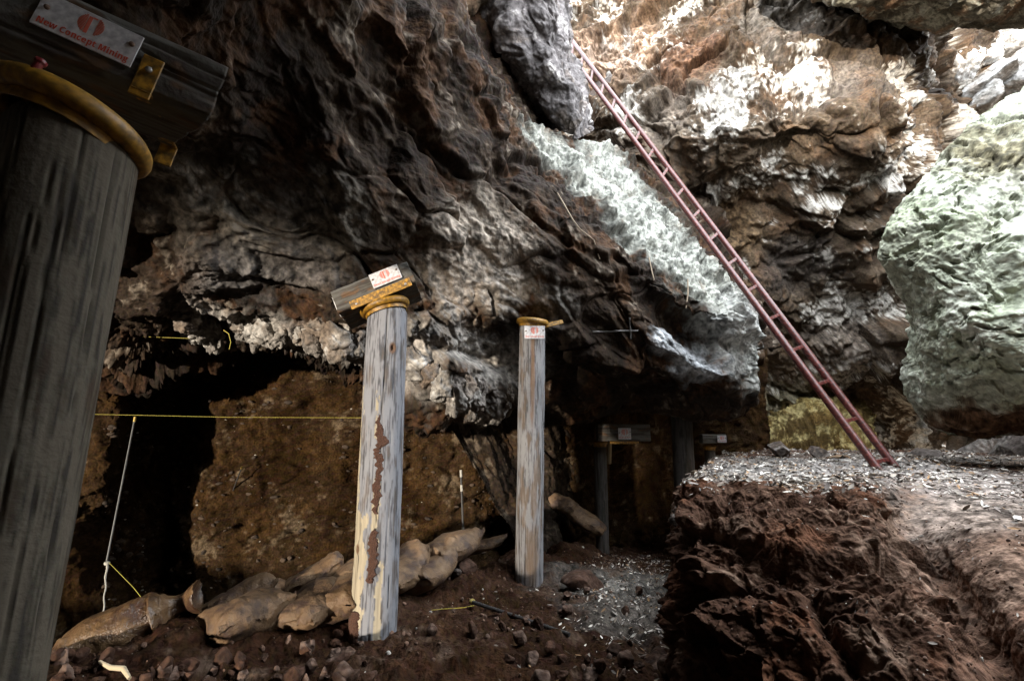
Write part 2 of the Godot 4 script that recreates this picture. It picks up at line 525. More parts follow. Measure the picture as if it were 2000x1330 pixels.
	tag(part("roof_rock", o.mesh, M.rock, self), "flat overhanging roof rock across the top right corner", "rock")

	# sunlit rocks of the opening, seen past the far wall
	var n := 0
	for q in [[1880, 90, 10.6, 0.62, 0.5], [1960, 70, 10.8, 0.7, 0.5], [1945, 165, 10.2, 0.5, 0.42], [2010, 150, 9.9, 0.55, 0.6], [1905, 205, 10.3, 0.42, 0.4], [1860, 150, 10.5, 0.35, 0.35]]:
		var lbl: String = ["pale rock under the roof slab at the top right", "broad white rock wedged under the right end of the roof slab", "white rounded rock above the green boulder", "white rock at the right edge above the green boulder", "small white rock low in the gap beside the green boulder", "small grey rock at the left of the bright gap"][n]
		var rk := part("bright_rock", chunk_mesh(Vector3(q[3] * 1.15, q[4] * 1.15, 0.7), 60, 11 + n, rel(0.08, 0.06, 0.06, 0.02, 1.6, Vector3(n * 3.1, 4, 1)), pal(Color(0.36, 0.34, 0.31), Color(0.55, 0.53, 0.51), Color(0.68, 0.67, 0.65), Color(0.26, 0.17, 0.11), 0.1, 0.3)), M.rock, self)
		rk.position = at(q[0], q[1], q[2])
		tag(rk, lbl, "rock", "bright rocks in the upper right gap")
		n += 1

	# green boulder wedged at the right
	cols = [
		pts([[1960, 235, 5.8], [1890, 330, 5.6], [1830, 430, 5.5], [1800, 540, 5.5], [1810, 660, 5.5], [1840, 760, 5.6], [1870, 815, 5.6], [1900, 830, 5.8]]),
		pts([[1905, 235, 4.9], [1820, 320, 4.8], [1755, 410, 4.8], [1725, 500, 4.75], [1768, 610, 4.75], [1785, 700, 4.75], [1808, 785, 4.8], [1880, 828, 5.3]]),
		pts([[1950, 205, 4.9], [1860, 310, 4.5], [1800, 420, 4.4], [1770, 510, 4.35], [1800, 620, 4.35], [1820, 710, 4.35], [1840, 775, 4.45], [1890, 826, 5.0]]),
		pts([[2000, 172, 4.9], [1930, 300, 4.35], [1880, 420, 4.15], [1860, 520, 4.05], [1870, 630, 4.05], [1880, 710, 4.1], [1885, 762, 4.2], [1930, 834, 4.9]]),
		pts([[2080, 120, 4.9], [2030, 280, 4.3], [2000, 420, 4.0], [1990, 530, 3.85], [1990, 640, 3.85], [1990, 710, 3.9], [1985, 758, 4.1], [1990, 832, 4.9]]),
		pts([[2300, 60, 4.9], [2270, 260, 4.3], [2260, 420, 3.9], [2260, 530, 3.8], [2260, 640, 3.8], [2260, 720, 3.9], [2260, 790, 4.1], [2260, 840, 4.9]]),
		pts([[2800, 60, 5.2], [2800, 260, 4.6], [2800, 420, 4.4], [2800, 530, 4.4], [2800, 640, 4.4], [2800, 720, 4.5], [2800, 800, 4.6], [2800, 840, 5.2]]),
	]
	spots = [[at(1930, 250, 4.4), 0.55, Color(0.14, 0.12, 0.07), 0.9], [at(2000, 300, 4.2), 0.5, Color(0.15, 0.13, 0.08), 0.7], [at(1930, 820, 4.6), 0.5, Color(0.2, 0.11, 0.06), 0.9], [at(1990, 815, 4.5), 0.5, Color(0.2, 0.11, 0.06), 0.9], [at(1850, 825, 4.8), 0.3, Color(0.2, 0.11, 0.06), 0.9]]
	o = patch(cols, 420, 420, rel(0.1, 0.03, 0.1, 0.022, 0.5, Vector3(9, 2, 21), {"ff": 12.0, "rf": 1.2, "sharp": 0.14, "chips": 0.016, "pits": 0.045}), pal(Color(0.36, 0.375, 0.285), Color(0.47, 0.5, 0.39), Color(0.57, 0.585, 0.49), Color(0.38, 0.44, 0.29), 0.25, 0.4, spots), false)
	tag(part("boulder", o.mesh, M.rock, self), "huge boulder green with algae at the right edge", "boulder")

	# raised ledge and the red earth bank at its front: far edge, over the top, down the face
	cols = [
		pts([[1420, 880, 8.5], [1400, 905, 6], [1368, 940, 4.6], [1340, 985, 4.2], [1335, 1060, 4.2], [1345, 1150, 4.2], [1355, 1250, 4.2], [1360, 1330, 4.2], [1370, 1450, 4.2]]),
		pts([[1440, 884, 8.3], [1395, 905, 5], [1362, 940, 3.6], [1345, 957, 3.1], [1322, 1010, 2.85], [1324, 1100, 2.7], [1332, 1200, 2.6], [1340, 1300, 2.5], [1350, 1450, 2.4]]),
		pts([[1500, 880, 8.3], [1480, 903, 5], [1450, 938, 3.5], [1425, 958, 2.9], [1410, 1010, 2.6], [1400, 1090, 2.4], [1405, 1190, 2.25], [1420, 1300, 2.1], [1440, 1480, 1.95]]),
		pts([[1580, 880, 8.3], [1570, 903, 5], [1555, 940, 3.5], [1545, 984, 2.8], [1530, 1040, 2.5], [1520, 1110, 2.25], [1510, 1210, 2.05], [1520, 1320, 1.9], [1530, 1500, 1.7]]),
		pts([[1680, 880, 8.3], [1670, 903, 5], [1660, 940, 3.4], [1650, 962, 2.75], [1660, 1050, 2.35], [1650, 1130, 2.1], [1640, 1230, 1.9], [1640, 1340, 1.75], [1640, 1520, 1.6]]),
		pts([[1780, 880, 8.3], [1760, 903, 5], [1735, 942, 3.4], [1715, 975, 2.8], [1735, 1060, 2.45], [1780, 1140, 2.1], [1810, 1220, 1.85], [1850, 1330, 1.62], [1880, 1520, 1.42]]),
		pts([[1850, 880, 8.3], [1840, 903, 5], [1805, 945, 3.4], [1760, 1005, 3.0], [1795, 1070, 2.7], [1850, 1150, 2.4], [1915, 1245, 2.05], [1985, 1340, 1.75], [2000, 1520, 1.4]]),
		pts([[2060, 882, 8.3], [2050, 905, 5], [2020, 950, 3.4], [2000, 1010, 2.6], [2010, 1090, 2.15], [2040, 1180, 1.85], [2070, 1270, 1.6], [2100, 1350, 1.42], [2150, 1520, 1.2]]),
		pts([[2700, 882, 8.3], [2600, 905, 5], [2500, 950, 3.3], [2450, 1030, 2.4], [2450, 1110, 2.0], [2450, 1200, 1.7], [2450, 1290, 1.45], [2450, 1380, 1.3], [2450, 1550, 1.1]]),
	]
	spots = [[at(1500, 920, 4.2), 1.1, Color(0.23, 0.215, 0.2), 0.95], [at(1600, 905, 5.0), 1.1, Color(0.26, 0.245, 0.23), 0.95], [at(1420, 930, 3.7), 0.5, Color(0.23, 0.215, 0.2), 0.95], [at(1560, 950, 3.4), 0.45, Color(0.14, 0.12, 0.1), 0.9], [at(1800, 930, 3.9), 1.0, Color(0.34, 0.31, 0.29), 0.9], [at(1950, 960, 3.2), 0.8, Color(0.34, 0.29, 0.26), 0.8], [at(1800, 890, 6.0), 1.6, Color(0.2, 0.18, 0.16), 0.95],
		[at(1920, 1010, 2.7), 0.5, Color(0.32, 0.26, 0.22), 0.8], [at(1950, 1110, 2.1), 0.45, Color(0.27, 0.18, 0.135), 0.8], [at(1980, 1220, 1.75), 0.4, Color(0.23, 0.135, 0.095), 0.75]]
	ledge = patch(cols, 560, 620, rel(0.13, 0.06, 0.085, 0.035, 1.9, Vector3(2, 12, 31), {"rf": 2.4, "ff": 8.0, "calm": 0.66, "flat": 0.3, "pits": 0.02, "chips": 0.03, "sharp": 0.16, "bed": Vector3(0.93, -0.35, 0.1), "stretch": 0.3}), pal(Color(0.07, 0.039, 0.027), Color(0.118, 0.07, 0.049), Color(0.19, 0.128, 0.094), Color(0.145, 0.064, 0.036), 0.42, 0.6, spots), false)
	faces.ledge = ledge
	tag(part("earth_ledge", ledge.mesh, M.soil, self), "red earth bank and ledge strewn with dead leaves at the ladder foot", "", "", "structure")

	# excavated back wall of the pit, and the side wall left of it
	cols = []
	xs = [-300, 60, 140, 205, 240, 268, 325, 390, 540, 740, 900, 1000, 1090, 1200, 1340, 1500]
	dep = [4.3, 4.6, 4.65, 4.75, 4.95, 5.3, 5.6, 5.5, 5.5, 5.5, 5.6, 5.9, 6.4, 7.0, 7.6, 8.0]
	ys = [560, 680, 800, 930, 1060, 1180, 1290, 1420]
	for i in xs.size():
		var col := []
		for j in ys.size():
			col.append(at(xs[i] + (14.0 * sin(j * 2.3 + i) if i > 2 and i < 8 else 0.0), ys[j], dep[i] + (0.22 * sin(j * 1.9) if i > 2 and i < 7 else 0.0) + [0.7, 0.35, 0.15, 0.05, -0.05, -0.2, -0.35, -0.5][j]))
		cols.append(col)
	o = patch(cols, 520, 380, rel(0.12, 0.07, 0.045, 0.03, 2.6, Vector3(41, 3, 6), {"rf": 1.6}), pal(Color(0.026, 0.015, 0.008), Color(0.041, 0.025, 0.0135), Color(0.105, 0.076, 0.048), Color(0.056, 0.031, 0.013), 0.5, 0.6), false)
	faces.pit = o
	tag(part("pit_wall", o.mesh, M.soil, self), "brown earth wall of the excavation pit", "", "", "structure")

	# dark striated bed that dips to the floor behind the straight post
	cols = [
		pts([[800, 715, 5.5], [890, 735, 5.65], [1000, 780, 6.0], [1110, 800, 6.8]]),
		pts([[845, 780, 5.42], [930, 800, 5.65], [1030, 820, 6.1], [1130, 830, 6.9]]),
		pts([[890, 850, 5.4], [970, 860, 5.7], [1060, 870, 6.25], [1150, 870, 7.0]]),
		pts([[945, 935, 5.42], [1010, 935, 5.8], [1085, 935, 6.4], [1170, 935, 7.1]]),
		pts([[1000, 1030, 5.5], [1050, 1030, 5.9], [1110, 1030, 6.5], [1180, 1030, 7.2]]),
		pts([[1040, 1110, 5.6], [1080, 1110, 6.0], [1130, 1110, 6.6], [1190, 1110, 7.3]]),
	]
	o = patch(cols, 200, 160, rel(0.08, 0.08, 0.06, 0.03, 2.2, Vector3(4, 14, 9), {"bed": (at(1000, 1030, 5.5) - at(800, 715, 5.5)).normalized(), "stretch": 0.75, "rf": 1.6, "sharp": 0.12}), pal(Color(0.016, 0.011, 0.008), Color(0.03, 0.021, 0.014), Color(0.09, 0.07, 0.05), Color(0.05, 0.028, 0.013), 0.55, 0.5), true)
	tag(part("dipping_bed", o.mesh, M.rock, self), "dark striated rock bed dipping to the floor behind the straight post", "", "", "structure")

	# pit floor
	cols = []
	var gx := 16
	for i in gx + 1:
		var x: float = lerpf(-5.5, 2.6, float(i) / gx)
		var col := []
		for j in 19:
			var z := -lerpf(-1.0, 9.5, pow(j / 18.0, 1.5))
			col.append(Vector3(x, floor_height(x, z), z))
		cols.append(col)
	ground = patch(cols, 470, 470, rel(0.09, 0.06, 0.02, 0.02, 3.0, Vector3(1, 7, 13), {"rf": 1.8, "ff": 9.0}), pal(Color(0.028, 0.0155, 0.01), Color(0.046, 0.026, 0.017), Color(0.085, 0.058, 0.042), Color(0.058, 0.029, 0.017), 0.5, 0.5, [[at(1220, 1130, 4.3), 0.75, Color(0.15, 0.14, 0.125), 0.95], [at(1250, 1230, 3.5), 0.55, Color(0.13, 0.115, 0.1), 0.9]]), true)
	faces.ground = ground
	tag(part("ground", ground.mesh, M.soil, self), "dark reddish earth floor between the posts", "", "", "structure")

	# the rest of the cave, outside the picture: left wall, rear wall with an added mouth, roof
	var dull := pal(Color(0.09, 0.07, 0.05), Color(0.17, 0.14, 0.11), Color(0.3, 0.27, 0.24), Color(0.2, 0.12, 0.07), 0.4, 0.5)
	var shell := func(called: String, label: String, cs: Array, flip: bool) -> void:
		var w := patch(cs, 120, 80, rel(0.35, 0.2, 0.15, 0.04, 0.9, Vector3(6, 6, 6)), dull, flip)
		tag(part(called, w.mesh, M.rock, self), label, "", "", "structure")
	var wall_cols := func(line: Array, heights: Array) -> Array:
		var cs := []
		for p in line:
			var col := []
			for h in heights:
				col.append(Vector3(p[0], h, p[1]))
			cs.append(col)
		return cs
	shell.call("cave_side_wall", "rock wall closing the cave and the added passage on the left", wall_cols.call([[-3.4, -9.6], [-5.5, -8.5], [-6.4, -6.5], [-6.9, -4.0], [-7.4, -2.0], [-7.5, 0.0], [-7.8, 1.2], [-8.6, 2.8], [-9.7, 4.8], [-10.9, 7.0], [-12.4, 10.0], [-14.0, 13.0], [-15.6, 16.0], [-17.7, 17.0]], [-1.5, 0.5, 2.0, 3.6, 6.0]), true)
	shell.call("cave_rear_wall", "unseen rock wall behind the viewer, shaped to stop light beside the added mouth", wall_cols.call([[-9.0, 17.2], [-10.4, 16.0], [-8.9, 13.0], [-7.4, 10.0], [-5.9, 7.3], [-4.6, 5.0], [-3.8, 3.9], [-3.0, 2.2], [-2.6, 1.2], [-1.6, 1.0], [0.0, 1.1], [2.0, 1.2], [4.5, 1.0], [6.6, 0.5], [8.2, -1.0]], [-0.8, 0.5, 2.0, 3.6, 5.2]), true)  # wall edge and mouth placed to admit sun yet shade the near post
	shell.call("added_right_wall", "unseen rock wall on the right, added and raised to cut skylight", wall_cols.call([[9.0, 0.5], [9.0, -2.5], [9.2, -4.5], [9.0, -6.5], [8.8, -8.5], [8.8, -10.5]], [-0.8, 1.0, 2.8, 4.4, 6.0]), true)  # height added to keep skylight off the posts
	var rc := []
	for i in 9:
		var x: float = [-9.0, -7.0, -5.0, -3.5, -2.2, -1.2, -0.4, 0.1, 0.3][i]
		var h: float = [4.4, 4.5, 4.6, 4.7, 5.0, 5.6, 6.3, 6.9, 7.2][i]
		var col := []
		for z in [2.4, 0.6, -1.5, -3.5, -5.5, -7.5, -10.5]:
			col.append(Vector3(x, h if z < 0.0 else lerpf(h, 4.6, 0.8), z))
		rc.append(col)
	shell.call("cave_roof", "high rock roof above the ceiling bed", rc, true)
	# unseen roof added over the viewer, hung forward to block skylight
	rc = []
	for i in 7:
		var x: float = [-1.0, 0.3, 1.5, 3.0, 4.5, 6.5, 8.5][i]
		var e: float = [-2.9, -2.9, -2.6, -0.8, 0.6, 1.2, 1.2][i]
		rc.append([Vector3(x, 4.6, 2.6), Vector3(x, 4.1, lerpf(2.6, e, 0.3)), Vector3(x, 4.1, lerpf(2.6, e, 0.6)), Vector3(x, 4.3, e + 0.4), Vector3(x, 4.55, e), Vector3(x, 4.9, e + 0.05), Vector3(x, 5.2, e + 0.6)])
	shell.call("added_brow", "rock brow added above the viewer to keep skylight off the left", rc, true)
	# roof of a long passage added so sun enters but little skylight does
	rc = []
	for i in 7:
		var z: float = [0.5, 0.9, 3.0, 6.5, 10.0, 13.5, 16.3][i]
		var x: float = -4.4 - 0.53 * (z - 0.8)
		var h: float = [4.3, 3.55, 3.5, 3.5, 3.5, 3.5, 3.5][i]
		rc.append([Vector3(x - 5.4, h - 0.3, z), Vector3(x - 2.2, h, z), Vector3(x, h, z), Vector3(x + 2.2, h, z), Vector3(x + 4.4, h - 0.2, z)])
	shell.call("added_passage_roof", "rock roof of an added passage that lets sun in and limits skylight", rc, false)
	# the land outside the added mouth
	rc = []
	for i in 7:
		var x: float = [-60.0, -30.0, -14.0, -6.0, 0.0, 14.0, 60.0][i]
		rc.append([Vector3(x, -2.5, -0.2), Vector3(x, -0.4, 0.7), Vector3(x, -0.4, 6.0), Vector3(x, -0.4, 16.0), Vector3(x, -1.0, 30.0), Vector3(x, -3.0, 60.0)])
	shell.call("hillside", "dry hillside outside the added cave mouth", rc, false)

func bag_line(x: float, z: float) -> float:
	# metres behind the row of bags (positive: over the pit)
	var a := Vector2(-2.3, -2.6)
	var b := Vector2(-0.45, -4.75)
	var d := (b - a).normalized()
	return Vector2(x - a.x, z - a.y).dot(Vector2(d.y, -d.x))

func floor_height(x: float, z: float) -> float:
	var h := 0.0
	var s := bag_line(x, z)
	h -= 1.3 * ss(0.2, 0.9, s)
	h += 0.12 * ss(-0.5, 0.0, s) * (1.0 - ss(0.0, 0.4, s))
	h -= 0.1 * ss(-3.8, -5.0, z)
	h -= 0.35 * ss(-5.0, -7.5, z)
	return h

var ledge: Dictionary
var ground: Dictionary
var faces := {}
var cells := {}

# ------------------------------------------------------------------ finding a place on a face
func seen_from_lens(p: Vector3) -> Vector3:
	var c := cos(deg_to_rad(PITCH))
	var s := sin(deg_to_rad(PITCH))
	var q := p - EYE
	var d := q.y * s - q.z * c
	var y := q.y * c + q.z * s
	return Vector3(1000.0 + FOCAL * q.x / d, 665.0 - FOCAL * y / d, d)

func index_face(face: String) -> void:
	var map := {}
	var v: PackedVector3Array = faces[face].v
	var c := cos(deg_to_rad(PITCH))
	var s := sin(deg_to_rad(PITCH))
	for i in v.size():
		var q := v[i] - EYE
		var d := q.y * s - q.z * c
		if d < 0.3: continue
		var x := 1000.0 + FOCAL * q.x / d
		var y := 665.0 - FOCAL * (q.y * c + q.z * s) / d
		if x < -60.0 or x > 2060.0 or y < -60.0 or y > 1400.0: continue
		var k := int(x / 8.0) * 1000 + int(y / 8.0)
		if not map.has(k) or d < map[k].x:
			map[k] = Vector2(d, i)
	cells[face] = map

func drop(face: String, px: float, py: float) -> Dictionary:
	# the point of this face that lies in this direction
	var map: Dictionary = cells[face]
	var bx := int(px / 8.0)
	var by := int(py / 8.0)
	for r in 12:
		var best := Vector2(1e9, -1)
		for i in range(-r, r + 1):
			for j in range(-r, r + 1):
				var k := (bx + i) * 1000 + by + j
				if map.has(k) and map[k].x < best.x: best = map[k]
		if best.y >= 0:
			var q := int(best.y)
			return {"p": at(px, py, best.x), "n": faces[face].n[q], "d": best.x}
	return {"p": at(px, py, 4.0), "n": Vector3.UP, "d": 4.0}

# ------------------------------------------------------------------ posts
func wood_shaft(length: float, r0: float, r1: float, fseed: float, o: Dictionary, sides := 120, rows := 420) -> ArrayMesh:
	var nu := sides + 1
	var v := PackedVector3Array()
	v.resize(nu * rows)
	var c := PackedColorArray()
	c.resize(nu * rows)
	var grey: Color = o.get("grey", Color(0.3, 0.295, 0.295))
	var dark: Color = o.get("dark", Color(0.13, 0.125, 0.125))
	var brown: Color = o.get("brown", Color(0.25, 0.17, 0.11))
	var g2 := RandomNumberGenerator.new()
	g2.seed = int(fseed * 31.0)
	var checks := []
	for i in 26:
		var y0 := g2.randf_range(-0.1, 0.9)
		checks.append([g2.randf_range(-PI, PI), y0, y0 + g2.randf_range(0.06, 0.4), g2.randf_range(0.0022, 0.0045)])
	o["checks"] = checks
	var pale: Color = o.get("pale", Color(0.55, 0.46, 0.32))
	for i in nu:
		var a := -PI + TAU * (i % sides) / sides
		var ca := cos(a)
		var sa := sin(a)
		for j in rows:
			var t := float(j) / (rows - 1)
			var y := t * length
			var r := lerpf(r0, r1, t)
			var around := Vector3(sa * r, 0, ca * r)
			var f := Vector3(around.x * 52.0, y * 1.9 + fseed, around.z * 52.0)
			var g := nF.get_noise_3dv(f)
			var big := nG.get_noise_3dv(Vector3(around.x * 4.0, y * 1.1 + fseed * 3.0, around.z * 4.0))
			var mid := nF.get_noise_3dv(Vector3(around.x * 14.0, y * 3.5 + fseed, around.z * 14.0))
			var h := 0.006 * big + 0.0016 * g
			var fib := nF.get_noise_3dv(Vector3(around.x * 170.0, y * 5.0 + fseed, around.z * 170.0))
			var col := grey.lerp(dark, ss(-0.1, 0.4, g * 0.7 + mid * 0.7 + fib * 0.8) * 0.92)
			h += 0.001 * fib
			col = col.lerp(brown, ss(0.1, 0.5, mid + big * 0.5) * o.get("stain", 0.5))
			for p in o.get("peel", []):
				# [angle centre, half width, y from, y to]
				var e: float = absf(angle_difference(a, deg_to_rad(p[0]))) / deg_to_rad(p[1])
				var ey := maxf((p[2] - t), (t - p[3])) * 9.0
				var m := ss(0.06, -0.06, maxf(e - 1.0, ey) + nF.get_noise_3dv(Vector3(around.x * 22.0, y * 7.0, around.z * 22.0)) * 0.75)
				if m > 0.0:
					col = col.lerp(pale * (0.85 + 0.35 * g), m)
					h -= 0.0035 * m
			for k in o.get("cracks", []):
				# [angle, y from, y to, half width in m, depth]
				var wob := 0.09 * nG.get_noise_2d(y * 1.7, fseed + k[0])
				var dist: float = absf(angle_difference(a, deg_to_rad(k[0]) + wob)) * r
				var fade := ss(k[1] - 0.02, k[1] + 0.12, t) * ss(k[2] + 0.02, k[2] - 0.12, t)
				h -= k[4] * fade * ss(k[3], k[3] * 0.2, dist)
			for k in o.get("checks", []):
				var wob2 := 0.05 * nG.get_noise_2d(y * 2.6, fseed + k[0] * 3.0)
				var dist2: float = absf(angle_difference(a, k[0] + wob2)) * r
				var on := ss(k[1], k[1] + 0.03, t) * ss(k[2], k[2] - 0.03, t) * ss(k[3], k[3] * 0.3, dist2)
				h -= 0.006 * on
				col = col.lerp(Color(0.02, 0.017, 0.014), on * 0.85)
			for k in o.get("knots", []):
				var dk: float = Vector2(angle_difference(a, deg_to_rad(k[0])) * r, (y - k[1] * length) * 0.55).length() / k[2]
				if dk < 1.6:
					h += 0.007 * ss(1.5, 0.7, dk) - 0.02 * ss(0.55, 0.2, dk)
					col = col.lerp(Color(0.1, 0.055, 0.03), ss(1.05, 0.6, dk) * 0.85)
			for k in o.get("stains", []):
				var e2: float = Vector2(angle_difference(a, deg_to_rad(k[0])) / deg_to_rad(k[1]), (t - k[2]) / k[3]).length()
				col = col.lerp(k[4], ss(1.2, 0.4, e2 + mid * 0.5) * 0.75)
			h -= 0.012 * ss(0.985, 1.0, t)
			v[i * rows + j] = Vector3(sa * (r + h), y, ca * (r + h))
			c[i * rows + j] = col
	return mesh_of(v, grid_normals(v, nu, rows, true, true), grid_index(nu, rows, true), c)

# a crust that creeps along a post: rows from bottom to top of [height, angle centre, half width in degrees]
func crust_mesh(rows: Array, length: float, r0: float, r1: float, thick: float) -> ArrayMesh:
	var nu := 90
	var nv := 15
	var v := PackedVector3Array()
	v.resize(nu * nv)
	var p := []
	for q in rows: p.append(Vector3(q[0], q[1], q[2]))
	for i in nu:
		var s := spline(p, float(i) / (nu - 1))
		var r := lerpf(r0, r1, s.x)
		var y := s.x * length
		var wob := nF.get_noise_2d(y * 24.0, 3.0) * 9.0
		for j in nv:
			var e := float(j) / (nv - 1) * 2.0 - 1.0
			var half := maxf(s.z + nF.get_noise_2d(y * 30.0, 9.0 + signf(e) * 5.0) * 9.0, 0.6)
			var a := deg_to_rad(s.y + wob * 0.5 + e * half)
			var h := -0.006 + thick * pow(maxf(1.0 - e * e, 0.0), 0.35) * (1.0 + 0.5 * nF.get_noise_3dv(Vector3(a * 9.0, y * 40.0, 2))) * (1.0 if i > 0 and i < nu - 1 else 0.0)
			v[i * nv + j] = Vector3(sin(a) * (r + h), y, cos(a) * (r + h))
	return mesh_of(v, grid_normals(v, nu, nv, false), grid_index(nu, nv, false))

func upright(o: Node3D, base: Vector3, top: Vector3) -> float:
	var y := (top - base).normalized()
	var x := y.cross(Vector3(0, 0, 1)).normalized()
	o.transform = Transform3D(Basis(x, y, x.cross(y)), base)
	return (top - base).length()

func ring_profile(r: float, wide := 1.3) -> Array:
	# pressed steel head dish: inner collar, flat web, thick rolled rim
	var big := r * wide
	var t := 0.027
	var p := [Vector2(0.001, 0.02), Vector2(r * 0.9, 0.02)]
	var rim := big - t
	for k in 13:
		var a := PI * 0.75 - TAU * k / 14.0
		p.append(Vector2(rim + cos(a) * t, cos(0) * 0.0 + sin(a) * t - 0.002))
	p.append(Vector2(rim - t * 0.9, 0.008))
	p.append(Vector2(r * 1.12, 0.006))
	p.append(Vector2(r * 1.07, -0.012))
	p.append(Vector2(r * 1.06, -0.05))
	p.append(Vector2(r * 1.035, -0.052))
	p.append(Vector2(r * 1.03, -0.01))
	return p

func sign_plate(parent: Node3D, tr: Transform3D, w: float, h: float, slight := 0.0) -> void:
	var plate := part("sign_plate", box_mesh(Vector3(w, h, 0.004), 0.0012), M.plate, parent)
	plate.transform = tr
	var tm := TextMesh.new()
	tm.text = "New Concept Mining"
	var f := SystemFont.new()
	f.font_names = PackedStringArray(["Droid Sans"])
	f.font_weight = 700
	tm.font = f
	tm.font_size = 48
	tm.pixel_size = 0.001
	tm.depth = 0.0006
	var box := tm.get_aabb()
	var k := w * 0.9 / maxf(box.size.x, 0.001)
	var txt := part("lettering", tm, M.red, plate)
	txt.scale = Vector3(k, k * 1.15, 1.0)
	txt.position = Vector3(0, -h * 0.34, 0.0026) - Vector3(box.get_center().x * k, box.get_center().y * k * 1.15, 0)
	# round emblem of fine lines with a lamp-shaped bar
	var st := SurfaceTool.new()
	st.begin(Mesh.PRIMITIVE_TRIANGLES)
	st.set_smooth_group(-1)
	var r := h * 0.3
	for i in 15:
		var y := lerpf(-r, r, (i + 0.5) / 15.0)
		var x := sqrt(maxf(r * r - y * y, 0.0))
		var th := r * 0.085
		if x > r * 0.42:
			add_box(st, Transform3D(Basis(), Vector3(-(x + r * 0.42) * 0.5, y, 0)), Vector3(x - r * 0.42, th, 0.0006), 0.0001)
			add_box(st, Transform3D(Basis(), Vector3((x + r * 0.42) * 0.5, y, 0)), Vector3(x - r * 0.42, th, 0.0006), 0.0001)
	add_box(st, Transform3D(Basis(), Vector3(-r * 0.2, -r * 0.1, 0)), Vector3(r * 0.3, r * 1.7, 0.0006), 0.0001)
	add_box(st, Transform3D(Basis(), Vector3(r * 0.12, r * 0.72, 0)), Vector3(r * 0.34, r * 0.16, 0.0006), 0.0001)
	st.generate_normals()
	var em := part("emblem", st.commit(), M.red_soft, plate)
	em.position = Vector3(0, h * 0.16, 0.0026)
	for s in [-1, 1]:
		var sc := part("screw", lathe_mesh([Vector2(0.007, -0.002), Vector2(0.006, 0.003), Vector2(0.003, 0.005), Vector2(0.0002, 0.0055)], 12), M.rust, plate)
		sc.rotation_degrees = Vector3(90, 0, 0)
		sc.position = Vector3(s * w * 0.42, h * (0.12 + 0.03 * s), 0.003)

func timber_mesh(size: Vector3, fseed: float, mitre := 0.0) -> ArrayMesh:
	# rough sawn baulk: a box with worn edges and weather checks along x
	var v := PackedVector3Array()
	var c := PackedColorArray()
	var nu := 160
	var nv := 121
	v.resize(nu * nv)
	c.resize(nu * nv)
	for i in nu:
		var t := (float(i) - 1.0) / (nu - 3)
		for j in nv:
			var a := TAU * (j % (nv - 1)) / (nv - 1) + 0.01
			var d := Vector2(cos(a), sin(a))
			var e := pow(pow(absf(d.x), 14.0) + pow(absf(d.y), 14.0), 1.0 / 14.0)
			d /= e
			var p := Vector3((clampf(t, 0.0, 1.0) - 0.5) * size.x, d.y * size.y * 0.5, d.x * size.z * 0.5)
			var g := nF.get_noise_3dv(Vector3(p.x * 2.0 + fseed, p.y * 34.0, p.z * 34.0))
			var b := nF.get_noise_3dv(Vector3(p.x * 5.0 + fseed, p.y * 12.0, p.z * 12.0))
			var chk := absf(nG.get_noise_3dv(Vector3(p.x * 0.8 + fseed, p.y * 15.0, p.z * 15.0)))
			var h := 0.003 * b + 0.002 * g - 0.009 * ss(0.06, 0.0, chk)
			if i == 0 or i == nu - 1:
				p.y *= 0.0; p.z *= 0.0
				p.x += signf(p.x) * -0.002
			else:
				p += Vector3(0, d.y, d.x) * h
				p.x += signf(t - 0.5) * 0.006 * b * ss(0.45, 0.5, absf(t - 0.5))
			if mitre != 0.0: p.x -= mitre * (0.5 - p.z / size.z) * clampf(t, 0.0, 1.0)
			v[i * nv + j] = p
			c[i * nv + j] = Color(0.09, 0.085, 0.075).lerp(Color(0.045, 0.038, 0.032), ss(-0.2, 0.35, g + b * 0.6)).lerp(Color(0.17, 0.085, 0.035), ss(0.2, 0.5, b) * 0.4)
	# the end faces keep their own normals
	var idx := grid_index(nu, nv, false)
	var st := SurfaceTool.new()
	st.create_from(mesh_of(v, grid_normals(v, nu, nv, false), idx, c), 0)
	return st.commit()

func bracket_mesh(w: float, h: float) -> ArrayMesh:
	var st := SurfaceTool.new()
	st.begin(Mesh.PRIMITIVE_TRIANGLES)
	st.set_smooth_group(-1)
	add_box(st, Transform3D(Basis(), Vector3(0, 0, 0)), Vector3(w, h, 0.006), 0.002)
	st.generate_normals()
	return st.commit()

